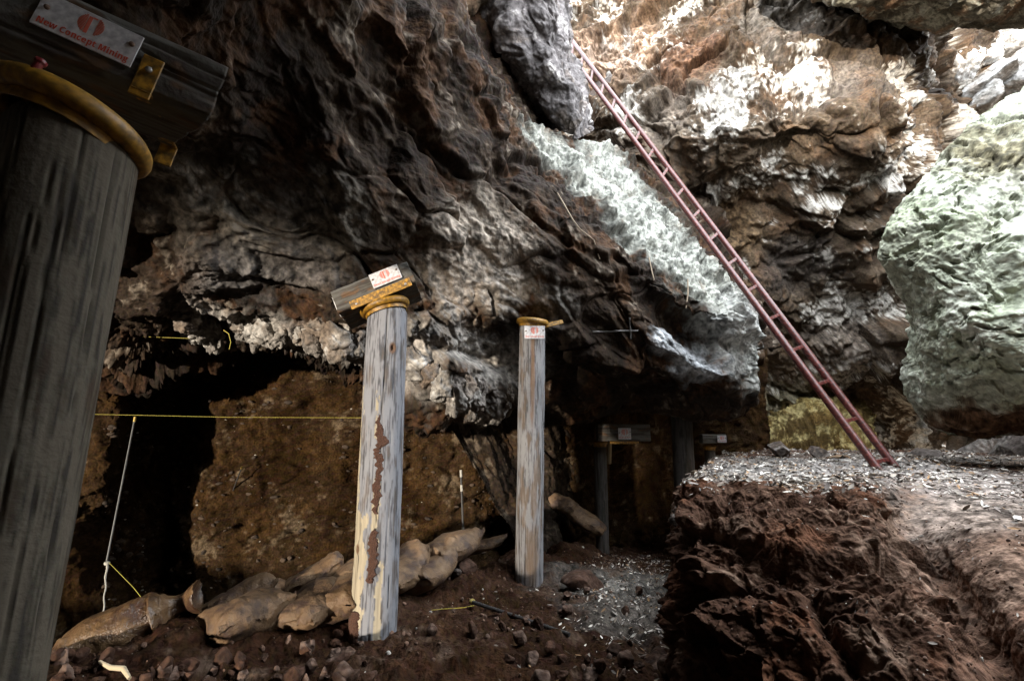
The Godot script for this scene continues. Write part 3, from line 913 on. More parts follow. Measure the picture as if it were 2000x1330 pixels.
func posts() -> void:
	# --- nearest post at the left edge, its shade put into darker wood colours
	var top := at(147, 256, 1.285)
	var base := Vector3(top.x - 0.1, -0.02, top.z - 0.01)
	var t := thing("timber_post", "thick near timber post filling the left edge, shade painted into its wood, with a long crack", "post", base, "timber props under the rock ceiling")
	var L := upright(t, base, top)
	part("shaft", wood_shaft(L, 0.126, 0.133, 3.0, {"grey": Color(0.075, 0.066, 0.05), "dark": Color(0.026, 0.022, 0.017), "brown": Color(0.05, 0.035, 0.022), "stain": 0.6,
		"cracks": [[-8, 0.1, 1.02, 0.006, 0.014], [28, 0.3, 1.02, 0.003, 0.006], [-38, 0.0, 0.9, 0.003, 0.006], [-22, 0.4, 0.8, 0.0025, 0.006], [8, 0.0, 0.6, 0.0025, 0.006], [44, 0.2, 0.95, 0.004, 0.01], [62, 0.1, 0.7, 0.003, 0.006]]}, 150, 560), M.wood, t)
	var tilt := Basis(Vector3(0, 0, 1), deg_to_rad(-11)) * Basis(Vector3(1, 0, 0), deg_to_rad(-13))
	var ring := part("steel_ring", lathe_mesh(ring_profile(0.139, 1.3), 96), M.yellow, t)
	ring.transform = Transform3D(tilt, Vector3(-0.012, L + 0.012, 0.0))
	var valve := part("valve", lathe_mesh([Vector2(0.001, -0.02), Vector2(0.009, -0.02), Vector2(0.009, 0.004), Vector2(0.012, 0.004), Vector2(0.012, 0.012), Vector2(0.006, 0.016), Vector2(0.0005, 0.016)], 16), M.redpaint, ring)
	valve.position = Vector3(0.035, 0.028, 0.165)
	# --- baulk across its top
	var a := at(428, 182, 1.45)
	var b := at(0, -4, 1.27)
	var x := (a - b).normalized()
	var z := (Vector3(0.12, 0, 1) - x * x.dot(Vector3(0.12, 0, 1))).normalized()
	var y := z.cross(x)
	var len := 1.1
	var size := Vector3(len, 0.185, 0.34)
	var hb := thing("timber_baulk", "heavy dark timber baulk tilted on top of the near left post, with a sign", "timber", Vector3.ZERO, "timber headboards on the posts")
	hb.transform = Transform3D(Basis(x, y, z), a - x * len * 0.5 - z * 0.17)
	part("beam", timber_mesh(size, 5.0, 0.16), M.wood, hb)
	sign_plate(hb, Transform3D(Basis(Vector3(0, 0, 1), deg_to_rad(-1.5)), Vector3(len * 0.5 - 0.315, 0.012, 0.178)), 0.222, 0.095)
	# yellow straps of the ring, bolted to the baulk
	for s in [[len * 0.5 - 0.165, -0.045, 0.177], [len * 0.5 - 0.6, -0.02, 0.177]]:
		var br := part("bracket", bracket_mesh(0.05, 0.12), M.yellow, hb)
		br.position = Vector3(s[0], s[1], s[2])
		var un := part("strap", bracket_mesh(0.05, 0.36), M.yellow, br)
		un.transform = Transform3D(Basis(Vector3(1, 0, 0), deg_to_rad(90)), Vector3(0, -s[1] - 0.086, -0.176))
		var bk := part("tab", bracket_mesh(0.05, 0.07), M.yellow, br)
		bk.position = Vector3(0, -s[1] - 0.118, -0.356)
		var bo := part("bolt", lathe_mesh([Vector2(0.009, 0), Vector2(0.009, 0.005), Vector2(0.006, 0.008), Vector2(0.0003, 0.009)], 6), M.steel, br)
		bo.rotation_degrees = Vector3(90, 0, 0)
		bo.position = Vector3(0.0, 0.02, 0.004)

	# --- middle post with peeled bark and termite runs
	base = at(727, 1250, 3.17)
	base.y = -0.03
	top = at(757, 604, 3.5)
	t = thing("timber_post", "grey timber post with pale peeled wood and brown termite runs", "post", base, "timber props under the rock ceiling")
	L = upright(t, base, top)
	part("shaft", wood_shaft(L, 0.146, 0.131, 9.0, {"grey": Color(0.18, 0.182, 0.198), "dark": Color(0.055, 0.055, 0.06), "brown": Color(0.12, 0.09, 0.063), "stain": 0.35, "pale": Color(0.34, 0.295, 0.215),
		"peel": [[-52, 36, -0.1, 0.36], [-80, 26, 0.2, 0.72], [6, 9, 0.3, 0.45], [24, 8, -0.1, 0.2], [2, 7, 0.6, 0.68], [-86, 9, 0.5, 0.85]],
		"cracks": [[8, -0.1, 0.5, 0.005, 0.014], [-22, 0.0, 0.55, 0.002, 0.006], [40, 0.1, 0.9, 0.002, 0.005]], "knots": [[32, 0.865, 0.026], [-38, 0.27, 0.02]]}, 140, 480), M.wood, t)
	part("termite_run", crust_mesh([[0.66, 4, 2], [0.63, 4, 7], [0.6, 8, 12], [0.575, 16, 17], [0.555, 3, 9], [0.53, 4, 9]], L, 0.146, 0.131, 0.012), M.mud, t)
	part("termite_run", crust_mesh([[0.545, 9, 9], [0.52, 11, 11], [0.48, 10, 9], [0.44, 8, 11], [0.4, 7, 9], [0.37, 7, 3]], L, 0.146, 0.131, 0.012), M.mud, t)
	part("termite_run", crust_mesh([[0.33, 6, 3], [0.31, 5, 11], [0.28, 4, 12], [0.24, 6, 11], [0.2, 2, 11], [0.18, 2, 4]], L, 0.146, 0.131, 0.013), M.mud, t)
	part("termite_run", crust_mesh([[0.1, -34, 5], [0.085, -38, 16], [0.05, -44, 22], [0.01, -46, 26], [-0.03, -48, 28]], L, 0.148, 0.131, 0.016), M.mud, t)
	ring = part("steel_ring", lathe_mesh(ring_profile(0.131), 80), M.yellow, t)
	ring.transform = Transform3D(Basis(Vector3(0, 0, 1), deg_to_rad(19)) * Basis(Vector3(1, 0, 0), deg_to_rad(-3)), Vector3(-0.02, L + 0.012, 0))
	# --- its headboard
	a = at(668, 590, 3.36)
	b = at(792, 540, 3.42)
	x = (b - a).normalized()
	z = (Vector3(-0.2, 0, 1) - x * x.dot(Vector3(-0.2, 0, 1))).normalized()
	z = (z + Vector3(0, 0.06, 0)).normalized()
	y = z.cross(x).normalized()
	hb = thing("timber_baulk", "short stained timber headboard tilted on the termite eaten post, with a sign", "timber", Vector3.ZERO, "timber headboards on the posts")
	hb.transform = Transform3D(Basis(x, y, z), (a + b) * 0.5 + y * 0.02 - z * 0.16)
	part("beam", timber_mesh(Vector3(0.54, 0.17, 0.34), 15.0), M.wood2, hb)
	sign_plate(hb, Transform3D(Basis(Vector3(1, 0, 0), deg_to_rad(-4)), Vector3(0.1, 0.025, 0.182)), 0.2, 0.112)
	var br := part("bracket", box_mesh(Vector3(0.42, 0.062, 0.006), 0.002), M.yellow, hb)
	br.position = Vector3(0.03, -0.077, 0.18)
	for s in [-1, 1]:
		var bo := part("bolt", lathe_mesh([Vector2(0.008, 0), Vector2(0.008, 0.004), Vector2(0.0003, 0.006)], 6), M.steel, br)
		bo.rotation_degrees = Vector3(90, 0, 0)
		bo.position = Vector3(s * 0.17, -0.005, 0.003)
	var ends := part("end_grain", box_mesh(Vector3(0.012, 0.13, 0.13), 0.004), M.wood2, hb)
	ends.position = Vector3(-0.272, 0.0, 0.06)

	# --- straight post to the right
	base = at(1033, 1150, 4.52)
	top = at(1040, 628, 4.78)
	t = thing("timber_post", "straight grey timber post with a sign near its top and small stones at its foot", "post", base, "timber props under the rock ceiling")
	L = upright(t, base, top)
	part("shaft", wood_shaft(L, 0.125, 0.118, 27.0, {"grey": Color(0.155, 0.153, 0.16), "dark": Color(0.048, 0.047, 0.05), "brown": Color(0.11, 0.08, 0.055), "stain": 0.6,
		"stains": [[2, 12, 0.82, 0.22, Color(0.14, 0.08, 0.042)], [10, 30, 0.1, 0.12, Color(0.12, 0.085, 0.06)]], "cracks": [[10, -0.1, 0.45, 0.003, 0.008], [34, 0.6, 0.95, 0.003, 0.007], [-30, 0.2, 0.8, 0.002, 0.004]]}, 130, 420), M.wood, t)
	ring = part("steel_ring", lathe_mesh(ring_profile(0.118), 72), M.yellow, t)
	ring.transform = Transform3D(Basis(Vector3(0, 0, 1), deg_to_rad(-4)), Vector3(0, L - 0.005, 0))
	var ear := part("bracket", box_mesh(Vector3(0.17, 0.05, 0.008), 0.003), M.yellow, t)
	ear.transform = Transform3D(Basis(Vector3(0, 0, 1), deg_to_rad(14)) * Basis(Vector3(1, 0, 0), deg_to_rad(-35)), Vector3(0.2, L - 0.02, 0.03))
	var c3 := at(1044, 650, 4.66)
	sign_plate(t, t.transform.affine_inverse() * Transform3D(Basis(Vector3(0, 1, 0), deg_to_rad(2)), Vector3(c3.x, c3.y, lerpf(base.z, top.z, (c3.y - base.y) / (top.y - base.y)) + 0.134)), 0.185, 0.118)

	# --- posts in the gallery behind, wood colour darkened to stand for the gloom
	var dimmed_posts := [
		[1172, 864, 6.3, -0.45, 0.075, "slim dark post standing deep in the gallery below the square sign"],
		[1331, 812, 6.3, -0.45, 0.125, "thick shadowed post in the gallery just left of the earth bank"],
		[1386, 872, 7.6, 0.3, 0.075, "short far post at the back, beside the smallest sign"],
	]
	var k := 0
	for q in dimmed_posts:
		top = at(q[0], q[1], q[2])
		base = Vector3(top.x, q[3], top.z)
		t = thing("timber_post", q[5], "post", base, "timber props under the rock ceiling")
		L = upright(t, base, top)
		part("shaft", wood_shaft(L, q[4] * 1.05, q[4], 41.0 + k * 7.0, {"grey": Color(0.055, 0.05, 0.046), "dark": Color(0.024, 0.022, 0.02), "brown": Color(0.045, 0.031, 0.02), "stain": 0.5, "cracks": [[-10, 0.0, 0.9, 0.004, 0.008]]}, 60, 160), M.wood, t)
		if k != 1:
			ring = part("steel_ring", lathe_mesh(ring_profile(q[4]), 48), M.yellow, t)
			ring.position = Vector3(0, L, 0)
		k += 1
	# headboards in the gallery
	hb = thing("timber_baulk", "dark headboard deep in the gallery carrying a square white sign", "timber", at(1216, 845, 6.15), "timber headboards on the posts")
	part("beam", timber_mesh(Vector3(0.62, 0.2, 0.2), 25.0), M.wood2, hb)
	var lip := part("bracket", box_mesh(Vector3(0.34, 0.03, 0.03), 0.004), M.yellow, hb)
	lip.position = Vector3(0.0, -0.115, 0.08)
	sign_plate(hb, Transform3D(Basis(), Vector3(0.0, -0.01, 0.122)), 0.15, 0.13)
	hb = thing("timber_baulk", "small far headboard with the smallest sign, left of the yellow flowstone", "timber", at(1392, 857, 7.55), "timber headboards on the posts")
	part("beam", timber_mesh(Vector3(0.34, 0.13, 0.16), 35.0), M.wood2, hb)
	sign_plate(hb, Transform3D(Basis(), Vector3(0.1, 0.0, 0.098)), 0.13, 0.1)
	var plank := part("plank", tube_mesh([at(1191, 850, 6.7), at(1190, 905, 6.75)], [0.03, 0.028], 8), M.palewood, self)
	tag(plank, "short pale stick hanging beside the slim dark post", "stick")

# ------------------------------------------------------------------ ladder
func ladder() -> void:
	var f0 := drop("ledge", 1732, 935)
	var foot_l: Vector3 = at(1730, 932, 4.15)
	var foot_r: Vector3 = at(1762, 930, 4.3)
	foot_l.y = minf(foot_l.y, f0.p.y) - 0.02
	var top_l := at(1119, 112, 8.0)
	var top_r := at(1121, 84, 8.12)
	var o := thing("ladder", "long red painted steel ladder leaning from the ledge up to the daylight", "ladder", foot_l)
	top_l += (top_l - foot_l) * 0.06
	top_r += (top_r - foot_r) * 0.06
	part("rail", tube_mesh([Vector3.ZERO, (top_l - foot_l) * 0.5, top_l - foot_l], [0.033], 18), M.ladder, o)
	part("rail", tube_mesh([foot_r - foot_l, (top_r + foot_r) * 0.5 - foot_l, top_r - foot_l], [0.033], 18), M.ladder, o)
	var n := 20
	for i in n:
		var t := 0.02 + 0.0515 * i
		var a := foot_l.lerp(top_l, t) - foot_l
		var b := foot_r.lerp(top_r, t) - foot_l
		var r := part("rung", box_mesh(Vector3((b - a).length() - 0.02, 0.032, 0.032), 0.004), M.ladder, o)
		var x := (b - a).normalized()
		var up := (top_l - foot_l).normalized()
		var z := x.cross(up).normalized()
		r.transform = Transform3D(Basis(x, z.cross(x), z) * Basis(Vector3(1, 0, 0), 0.3), (a + b) * 0.5)

# ------------------------------------------------------------------ sandbags
func bag_mesh(L: float, W: float, H: float, fseed: float, tied := false) -> ArrayMesh:
	var nu := 110
	var nv := 81
	var v := PackedVector3Array()
	v.resize(nu * nv)
	var c := PackedColorArray()
	c.resize(nu * nv)
	for i in nu:
		var t := float(i) / (nu - 1) * 2.0 - 1.0
		var e := absf(t)
		var h := H * 0.9 * pow(maxf(1.0 - pow(e, 6.0), 0.0), 0.6) + 0.006
		var w := W * (1.0 - 0.05 * pow(e, 5.0)) * (0.93 + 0.07 * sin(t * 3.0 + fseed))
		if tied and t > 0.35:
			var q := (t - 0.35) / 0.65
			var neck := ss(0.0, 0.55, q)
			var flare := ss(0.6, 1.0, q)
			w = lerpf(W, 0.055, neck) + flare * W * 0.6
			h = lerpf(H * pow(1.0 - pow(0.35, 2.6), 0.62), 0.05, neck) + flare * 0.035
		for j in nv:
			var a := TAU * (j % (nv - 1)) / (nv - 1)
			var ca := cos(a)
			var sa := sin(a)
			# two sheets meeting in a side seam
			var lens := 0.75 if tied and t > 0.35 else 1.15
			var p := Vector3(t * L, signf(sa) * pow(absf(sa), lens) * h, signf(ca) * pow(absf(ca), 0.62) * w)
			var edge := maxf(pow(e, 4.0), pow(absf(ca), 5.0))
			if tied and t > 0.15: edge = 1.0
			var big := nA.get_noise_3dv(p * 2.6 + Vector3(fseed, 1, 2))
			var wr := absf(nG.get_noise_3dv(Vector3(p.x * 7.0 + fseed, 3, p.z * 13.0)))
			var fine := nF.get_noise_3dv(Vector3(p.x * 6.0 + fseed, p.y * 8.0, p.z * 9.0))
			var fold := maxf(1.0 - absf(nG.get_noise_3dv(Vector3(p.x * 3.2 + fseed * 2.0, 7, p.z * 3.2 + p.x * 2.4))) * 5.0, 0.0)
			var amp := 1.0 if sa > -0.4 else 0.3
			if tied and t > 0.5: amp *= 0.35
			p.y += signf(sa) * amp * (big * H * 0.3 + fine * 0.008 - fold * 0.009 - (0.4 - wr) * 0.03 * edge)
			p.z += ca * (fine * 0.012 + big * 0.03)
			p.x += signf(t) * 0.03 * fine * pow(e, 4.0)
			var pleat := sin(p.z * 55.0 + 3.0 * fine + fseed) * 0.007 * pow(e, 3.0)
			p.y += signf(sa) * pleat * amp
			p.y += 0.03 * pow(e, 3.0) * sin(p.z * 13.0 + fseed) - 0.05 * absf(p.z) / W * (1.0 - e)
			v[i * nv + j] = p
			var dirt := nF.get_noise_3dv(p * 5.0 + Vector3(fseed, 0, 0)) + 0.6 * nF.get_noise_3dv(p * 19.0)
			c[i * nv + j] = Color(0.105, 0.061, 0.029).lerp(Color(0.043, 0.023, 0.012), ss(-0.2, 0.45, dirt)).lerp(Color(0.17, 0.112, 0.062), ss(0.25, 0.7, -dirt) * 0.6)
	return mesh_of(v, grid_normals(v, nu, nv, false, false), grid_index(nu, nv, false), c)

func sandbags() -> void:
	var list := [
		# x0,y0,d0, x1,y1,d1, half width, half height, tied, label
		[120, 1322, 2.72, 372, 1208, 3.0, 0.2, 0.13, true, "nearest sandbag, shiny, with its tied neck sticking up"],
		[398, 1264, 2.84, 540, 1196, 3.2, 0.22, 0.12, false, "full sandbag with a torn patch, right of the tied one"],
		[395, 1225, 3.2, 520, 1150, 3.5, 0.16, 0.08, false, "flat dusty sandbag behind the torn one, half hidden"],
		[562, 1240, 2.98, 630, 1168, 3.45, 0.2, 0.1, false, "slumped sandbag with folded corner left of the pale post"],
		[565, 1165, 3.55, 665, 1110, 3.7, 0.17, 0.08, false, "sandbag with a flat open flap above the slumped one"],
		[642, 1214, 3.1, 712, 1124, 3.75, 0.21, 0.12, false, "sandbag half hidden behind the foot of the peeled post"],
		[748, 1172, 3.55, 804, 1096, 4.1, 0.19, 0.1, false, "pale sandbag end just right of the peeled post"],
		[802, 1160, 3.75, 858, 1104, 4.2, 0.2, 0.1, false, "creased sandbag below the pinkish rock"],
		[830, 1104, 4.1, 912, 1058, 4.6, 0.22, 0.11, false, "plump sandbag under the banded staff"],
		[908, 1078, 4.7, 970, 1060, 4.95, 0.17, 0.05, false, "thin flat sandbag farthest along the row, right of the staff"],
		[1068, 974, 6.3, 1124, 998, 6.1, 0.15, 0.1, false, "upper of two dim sandbags in the dark behind the straight post"],
		[1112, 998, 6.2, 1178, 1040, 6.0, 0.16, 0.1, false, "lower of two dim sandbags in the dark behind the straight post"],
	]
	var k := 0
	for q in list:
		var a := at(q[0], q[1], q[2])
		var b := at(q[3], q[4], q[5])
		var x := (b - a).normalized()
		var z := x.cross(Vector3.UP).normalized()
		if z.z < 0.0: z = -z
		var y := z.cross(x).normalized()
		var lean := Basis(x, -0.35)
		var o := part("sandbag", bag_mesh((b - a).length() * 0.54, q[6], q[7], 4.0 + k * 5.7, q[8]), M.bag_shiny if k == 0 else M.bag, self)
		o.transform = Transform3D(lean * Basis(x, y, z), (a + b) * 0.5 + Vector3(0, [0.12, 0.08, 0.06, 0.06, 0.05, 0.05, 0.05, 0.05, 0.03, 0.02, 0.02, 0.02][k], 0))
		tag(o, q[9], "sandbag", "sandbags along the edge of the pit")
		k += 1
	var tie := part("cord_tie", tube_mesh([at(300, 1236, 2.92), at(312, 1240, 2.88), at(322, 1232, 2.9), at(318, 1222, 2.95)], [0.006], 8), M.dark, self)
	tag(tie, "dark cord tied round the neck of the nearest sandbag", "cord")

# ------------------------------------------------------------------ strings, rods and small finds
func cords() -> void:
	var string := func(label: String, path: Array, r: float) -> void:
		var o := part("string", tube_mesh(path, [r], 6), M.string, self)
		tag(o, label, "string", "yellow survey strings")
	string.call("yellow string stretched level just under the flowstone lip at the left", [at(150, 653, 4.2), at(260, 657, 4.2), at(370, 661, 4.2)], 0.0022)
	string.call("yellow string loop dangling from the white flowstone knob", [at(436, 645, 4.1), at(446, 652, 4.07), at(450, 668, 4.06), at(447, 682, 4.08)], 0.0035)
	string.call("yellow string running right from the flowstone to the peeled post", [at(540, 660, 4.4), at(625, 674, 4.5), at(712, 690, 4.6)], 0.0016)
	string.call("long yellow string stretched across the middle of the pit wall", [at(120, 808, 4.5), at(270, 811, 4.55), at(450, 815, 4.6), at(712, 816, 4.65)], 0.002)
	string.call("short yellow string slanting down to the taped stake", [at(211, 1098, 4.0), at(260, 1148, 3.6), at(304, 1204, 3.2)], 0.0022)
	string.call("loose yellow string lying on the earth beside the iron rod", [at(820, 1195, 3.52), at(860, 1190, 3.52), at(905, 1187, 3.52), at(926, 1183, 3.52)], 0.003)
	var rod := thing("measuring_rod", "slender grey metal rod leaning in the dark corner of the pit", "rod", at(207, 1098, 4.1))
	var tip := at(263, 815, 4.5) - rod.position
	part("shaft", tube_mesh([Vector3.ZERO, tip], [0.0075, 0.008], 12), M.conduit, rod)
	part("brass_cap", tube_mesh([tip * 0.965, tip * 1.0], [0.011], 12), M.brass, rod)
	var path := []
	for i in 30:
		var t := i / 29.0
		path.append(at(lerpf(208, 196, t) + sin(t * 26.0) * 1.2, lerpf(1100, 1256, t), lerpf(4.0, 3.7, t)))
	var rope := thing("rope", "frayed white cord hanging from the foot of the grey rod", "cord", path[0])
	var loc := []
	for p in path: loc.append(p - path[0])
	part("strand", tube_mesh(loc, [0.008, 0.009, 0.007, 0.008, 0.007, 0.008, 0.006, 0.006, 0.005], 8), M.white, rope)
	part("knot", rock_mesh(Vector3(0.02, 0.016, 0.02), 10, rel(0.004, 0, 0, 0.003), pal(Color(0.4, 0.38, 0.33), Color(0.5, 0.47, 0.42), Color(0.55, 0.52, 0.47), Color(0.4, 0.36, 0.3), 0.3, 0.2)), M.rock, rope)
	var s0 := at(308, 1250, 3.1)
	var s1 := at(312, 1174, 3.1)
	var stake := thing("stake", "short wooden stake wrapped in yellow tape behind the tied sandbag", "stake", s0)
	part("shaft", tube_mesh([Vector3.ZERO, s1 - s0], [0.014, 0.016], 10), M.darkwood, stake)
	part("yellow_tape", tube_mesh([(s1 - s0) * 0.62, (s1 - s0) * 0.8], [0.018, 0.017], 12), M.tape, stake)
	part("cap", tube_mesh([(s1 - s0) * 0.86, (s1 - s0) * 1.0], [0.019, 0.021], 10), M.palewood, stake)
	# banded staff
	var a := at(905, 1058, 5.05)
	var b := at(900, 918, 5.15)
	var staff := thing("survey_staff", "thin black and white banded scale staff standing against the pit wall", "staff", a)
	part("shaft", tube_mesh([Vector3.ZERO, (b - a) * 0.97], [0.0105], 10), M.dark, staff)
	for q in [[0.9, 1.0], [0.7, 0.79], [0.11, 0.2]]:
		part("white_band", tube_mesh([(b - a) * q[0], (b - a) * q[1]], [0.0125], 12), M.white, staff)
	# iron rod on the ground
	var r0 := drop("ground", 922, 1190)
	var r1 := drop("ground", 1112, 1243)
	a = r0.p + Vector3(0, 0.05, 0)
	b = r1.p + Vector3(0, 0.01, 0)
	var bar := thing("iron_rod", "ribbed black iron rod lying on the earth with a yellow tie at its end", "rod", a)
	part("shaft", tube_mesh([Vector3.ZERO, b - a], [0.012], 12), M.dark, bar)
	for i in 34:
		var t := (i + 0.5) / 34.0
		part("rib", tube_mesh([(b - a) * (t - 0.004), (b - a) * (t + 0.004)], [0.0145], 10), M.dark, bar)
	part("yellow_tie", rock_mesh(Vector3(0.026, 0.022, 0.022), 14, rel(0.006, 0, 0, 0.008, 1.6, Vector3(4, 2, 8)), pal(Color(0.3, 0.24, 0.08), Color(0.42, 0.34, 0.12), Color(0.5, 0.44, 0.2), Color(0.3, 0.22, 0.1), 0.3, 0.2)), M.rock, bar)
	# nail in the wall
	var w := drop("pit", 456, 954)
	var peg := thing("iron_peg", "thin black peg with a brass head stuck in the earth wall", "peg", w.p)
	var pt := at(471, 914, w.d - 0.14) - peg.position
	part("shaft", tube_mesh([-pt * 0.1, pt], [0.007], 8), M.dark, peg)
	part("brass_head", tube_mesh([pt * 0.97, pt * 1.05], [0.01], 10), M.brass, peg)
	# white stick on the ground
	var g0 := drop("ground", 192, 1306)
	path = [g0.p + Vector3(0, 0.03, 0), at(215, 1304, g0.d - 0.02), at(240, 1306, g0.d - 0.05), at(252, 1325, g0.d - 0.1)]
	tag(part("twig", tube_mesh(path, [0.008, 0.011, 0.012, 0.008], 8), M.palewood, self), "bent pale stick on the earth below the nearest sandbag", "stick")
	# roots on the rock
	for q in [[[1088, 378], [1100, 400], [1118, 432], [1132, 448], [1160, 470], [1172, 505], "thin root trailing down the dark rock below the mossy ramp"], [[1268, 505], [1272, 530], [1276, 548], "short root hanging at the lower edge of the mossy ramp"], [[1342, 545], [1343, 575], [1341, 600], "thread of root hanging over the dark hollow in the rock nose"]]:
		path = []
		for i in q.size() - 1:
			var h := drop("ceiling", q[i][0], q[i][1])
			path.append(h.p + h.n * 0.012)
		tag(part("root", tube_mesh(path, [0.006, 0.008, 0.006], 6), M.root, self), q[q.size() - 1], "root")
	# chalk marks on the rock: one level stroke, one upright
	for q in [["level chalk stroke of the faint cross on the dark rock", [1158, 648], [1185, 648], [1212, 646], [1254, 646]], ["upright chalk stroke of the faint cross on the dark rock", [1230, 620], [1231, 636], [1232, 650], [1232, 664]]]:
		var st := SurfaceTool.new()
		st.begin(Mesh.PRIMITIVE_TRIANGLES)
		var l := []
		for i in range(1, q.size() - 1):
			for s in 6:
				var m := lerpf(q[i][0], q[i + 1][0], s / 6.0)
				var n := lerpf(q[i][1], q[i + 1][1], s / 6.0)
				var h := drop("ceiling", m, n)
				l.append(h.p + h.n * 0.002)
		add_tube(st, l, [0.008], 6)
		st.generate_normals()
		tag(part("chalk_mark", st.commit(), M.chalk, self), q[0], "mark", "chalk cross on the dark rock")

# ------------------------------------------------------------------ stones, leaves
func stones() -> void:
	var red := pal(Color(0.045, 0.025, 0.017), Color(0.075, 0.043, 0.03), Color(0.13, 0.088, 0.068), Color(0.085, 0.04, 0.024), 0.35, 0.5)
	var tan := pal(Color(0.14, 0.085, 0.05), Color(0.22, 0.14, 0.085), Color(0.3, 0.22, 0.15), Color(0.18, 0.1, 0.05), 0.3, 0.5)
	var grey := pal(Color(0.085, 0.07, 0.062), Color(0.14, 0.122, 0.11), Color(0.24, 0.22, 0.2), Color(0.13, 0.085, 0.06), 0.3, 0.4)
	var named := [
		[545, 1158, 3.7, 0.16, 0.1, 0.12, tan, "rough tan rock lying on the sandbags left of the peeled post"],
		[802, 1078, 4.15, 0.14, 0.11, 0.1, tan, "pinkish rock wedged on the sandbags right of the peeled post"],
		[916, 1108, 4.3, 0.08, 0.06, 0.07, red, "small brown rock below the plump sandbag"],
		[893, 1117, 4.2, 0.045, 0.035, 0.04, grey, "little pale fragment in front of the plump sandbag"],
		[1150, 1148, 4.3, 0.19, 0.1, 0.16, red, "flat topped brown rock right of the straight post"],
		[1012, 1152, 4.3, 0.045, 0.045, 0.04, red, "small stone at the left foot of the straight post"],
		[1043, 1158, 4.28, 0.06, 0.04, 0.05, red, "stone against the front foot of the straight post"],
		[1195, 1218, 3.55, 0.06, 0.055, 0.05, grey, "dark stone alone among the pale leaves on the gallery floor"],
		[1287, 1308, 2.75, 0.16, 0.06, 0.12, red, "flat red rock at the bottom, left foot of the earth bank"],
		[1330, 1318, 2.5, 0.06, 0.05, 0.06, red, "red stone wedged against the foot of the earth bank"],
		[606, 1272, 3.0, 0.1, 0.06, 0.09, red, "angular red slab left of the foot of the peeled post"],
		[655, 1290, 2.85, 0.13, 0.05, 0.1, red, "broken red slab below the foot of the peeled post"],
		[570, 1322, 2.6, 0.1, 0.06, 0.09, red, "red stone at the lower edge of the picture under the slabs"],
		[262, 1306, 2.62, 0.07, 0.06, 0.06, red, "dark red stone under the shiny sandbag"],
		[290, 1310, 2.58, 0.06, 0.07, 0.05, red, "upright red stone beside the bent stick"],
		[404, 1318, 2.6, 0.07, 0.05, 0.06, red, "round red stone below the torn sandbag"],
		[120, 1310, 2.55, 0.05, 0.06, 0.05, red, "red stone beside the near post at the lower left"],
		[490, 1272, 2.95, 0.05, 0.04, 0.05, red, "small red stone right of the torn sandbag"],
		[1526, 880, 6.2, 0.13, 0.09, 0.12, grey, "pale leaf topped stone at the back edge of the ledge"],
		[1597, 884, 6.0, 0.14, 0.085, 0.12, grey, "rounded dark stone beside the yellow flowstone"],
		[1802, 893, 6.2, 0.24, 0.11, 0.16, grey, "large angular rock on the ledge behind the ladder foot"],
		[1882, 902, 6.3, 0.16, 0.07, 0.14, grey, "flat rock to the right of the large angular one"],
		[1924, 906, 6.2, 0.12, 0.06, 0.1, grey, "low rock second to the right of the large angular one"],
		[1985, 880, 6.6, 0.3, 0.26, 0.2, grey, "dark rounded rock low at the right edge under the boulder"],
		[1940, 885, 7.6, 0.55, 0.2, 0.3, grey, "smooth pale rock hump in the shade under the boulder"],
		[1985, 918, 5.2, 0.3, 0.05, 0.2, tan, "thin layered slab on the ledge at the right edge"],
		[1640, 900, 5.6, 0.2, 0.04, 0.14, tan, "flat tan stone on the ledge behind the ladder"],
		[1172, 200, 8.9, 0.36, 0.6, 0.3, grey, "grey block wedged behind the upper part of the ladder"],
	]
	var n := 0
	for q in named:
		var m := chunk_mesh(Vector3(q[3], q[4], q[5]) * 1.15, 44 if q[3] > 0.1 else 26, 3 + n, rel(q[3] * 0.06, q[3] * 0.07, 0.0, q[3] * 0.06, 0.5 / q[3], Vector3(n * 2.7, n * 1.3, 5), {"rf": 0.3 / q[3], "ff": 1.2 / q[3]}), q[6])
		var o := part("rock" if q[3] > 0.09 else "stone", m, M.rock, self)
		o.position = at(q[0], q[1], q[2])
		o.rotation = Vector3(sin(n * 3.1) * 0.25, n * 1.7, cos(n * 2.3) * 0.25)
		tag(o, q[7], "rock" if q[3] > 0.09 else "stone")
		n += 1
	# loose stones that nothing tells apart
	var kinds := []
	for i in 6:
		var z := Vector3(0.045, 0.03 + 0.004 * i, 0.04)
		kinds.append(chunk_mesh(z, 16, 90 + i, rel(0.0, 0.003, 0.0, 0.0015, 12.0, Vector3(i * 4.1, 2, i), {"rf": 8.0, "ff": 30.0}), red, 12))
	var places := [[110, 720, 1285, 1345, 64], [560, 1000, 1200, 1330, 20], [1000, 1300, 1200, 1330, 22], [1090, 1300, 1150, 1200, 6]]
	for q in places:
		for i in q[4]:
			var px := rng.randf_range(q[0], q[1])
			var py := rng.randf_range(q[2], q[3])
			var h := drop("ground", px, py)
			var s := rng.randf_range(0.35, 1.15)
			var o := part("loose_stone", kinds[rng.randi() % 6], M.rock, self)
			o.transform = Transform3D(Basis.from_euler(Vector3(rng.randf() * 0.6, rng.randf() * TAU, rng.randf() * 0.6)).scaled(Vector3.ONE * s), h.p + Vector3(0, 0.012 * s, 0))
			tag(o, "small loose red stone scattered on the earth floor", "stone", "loose red stones on the floor")

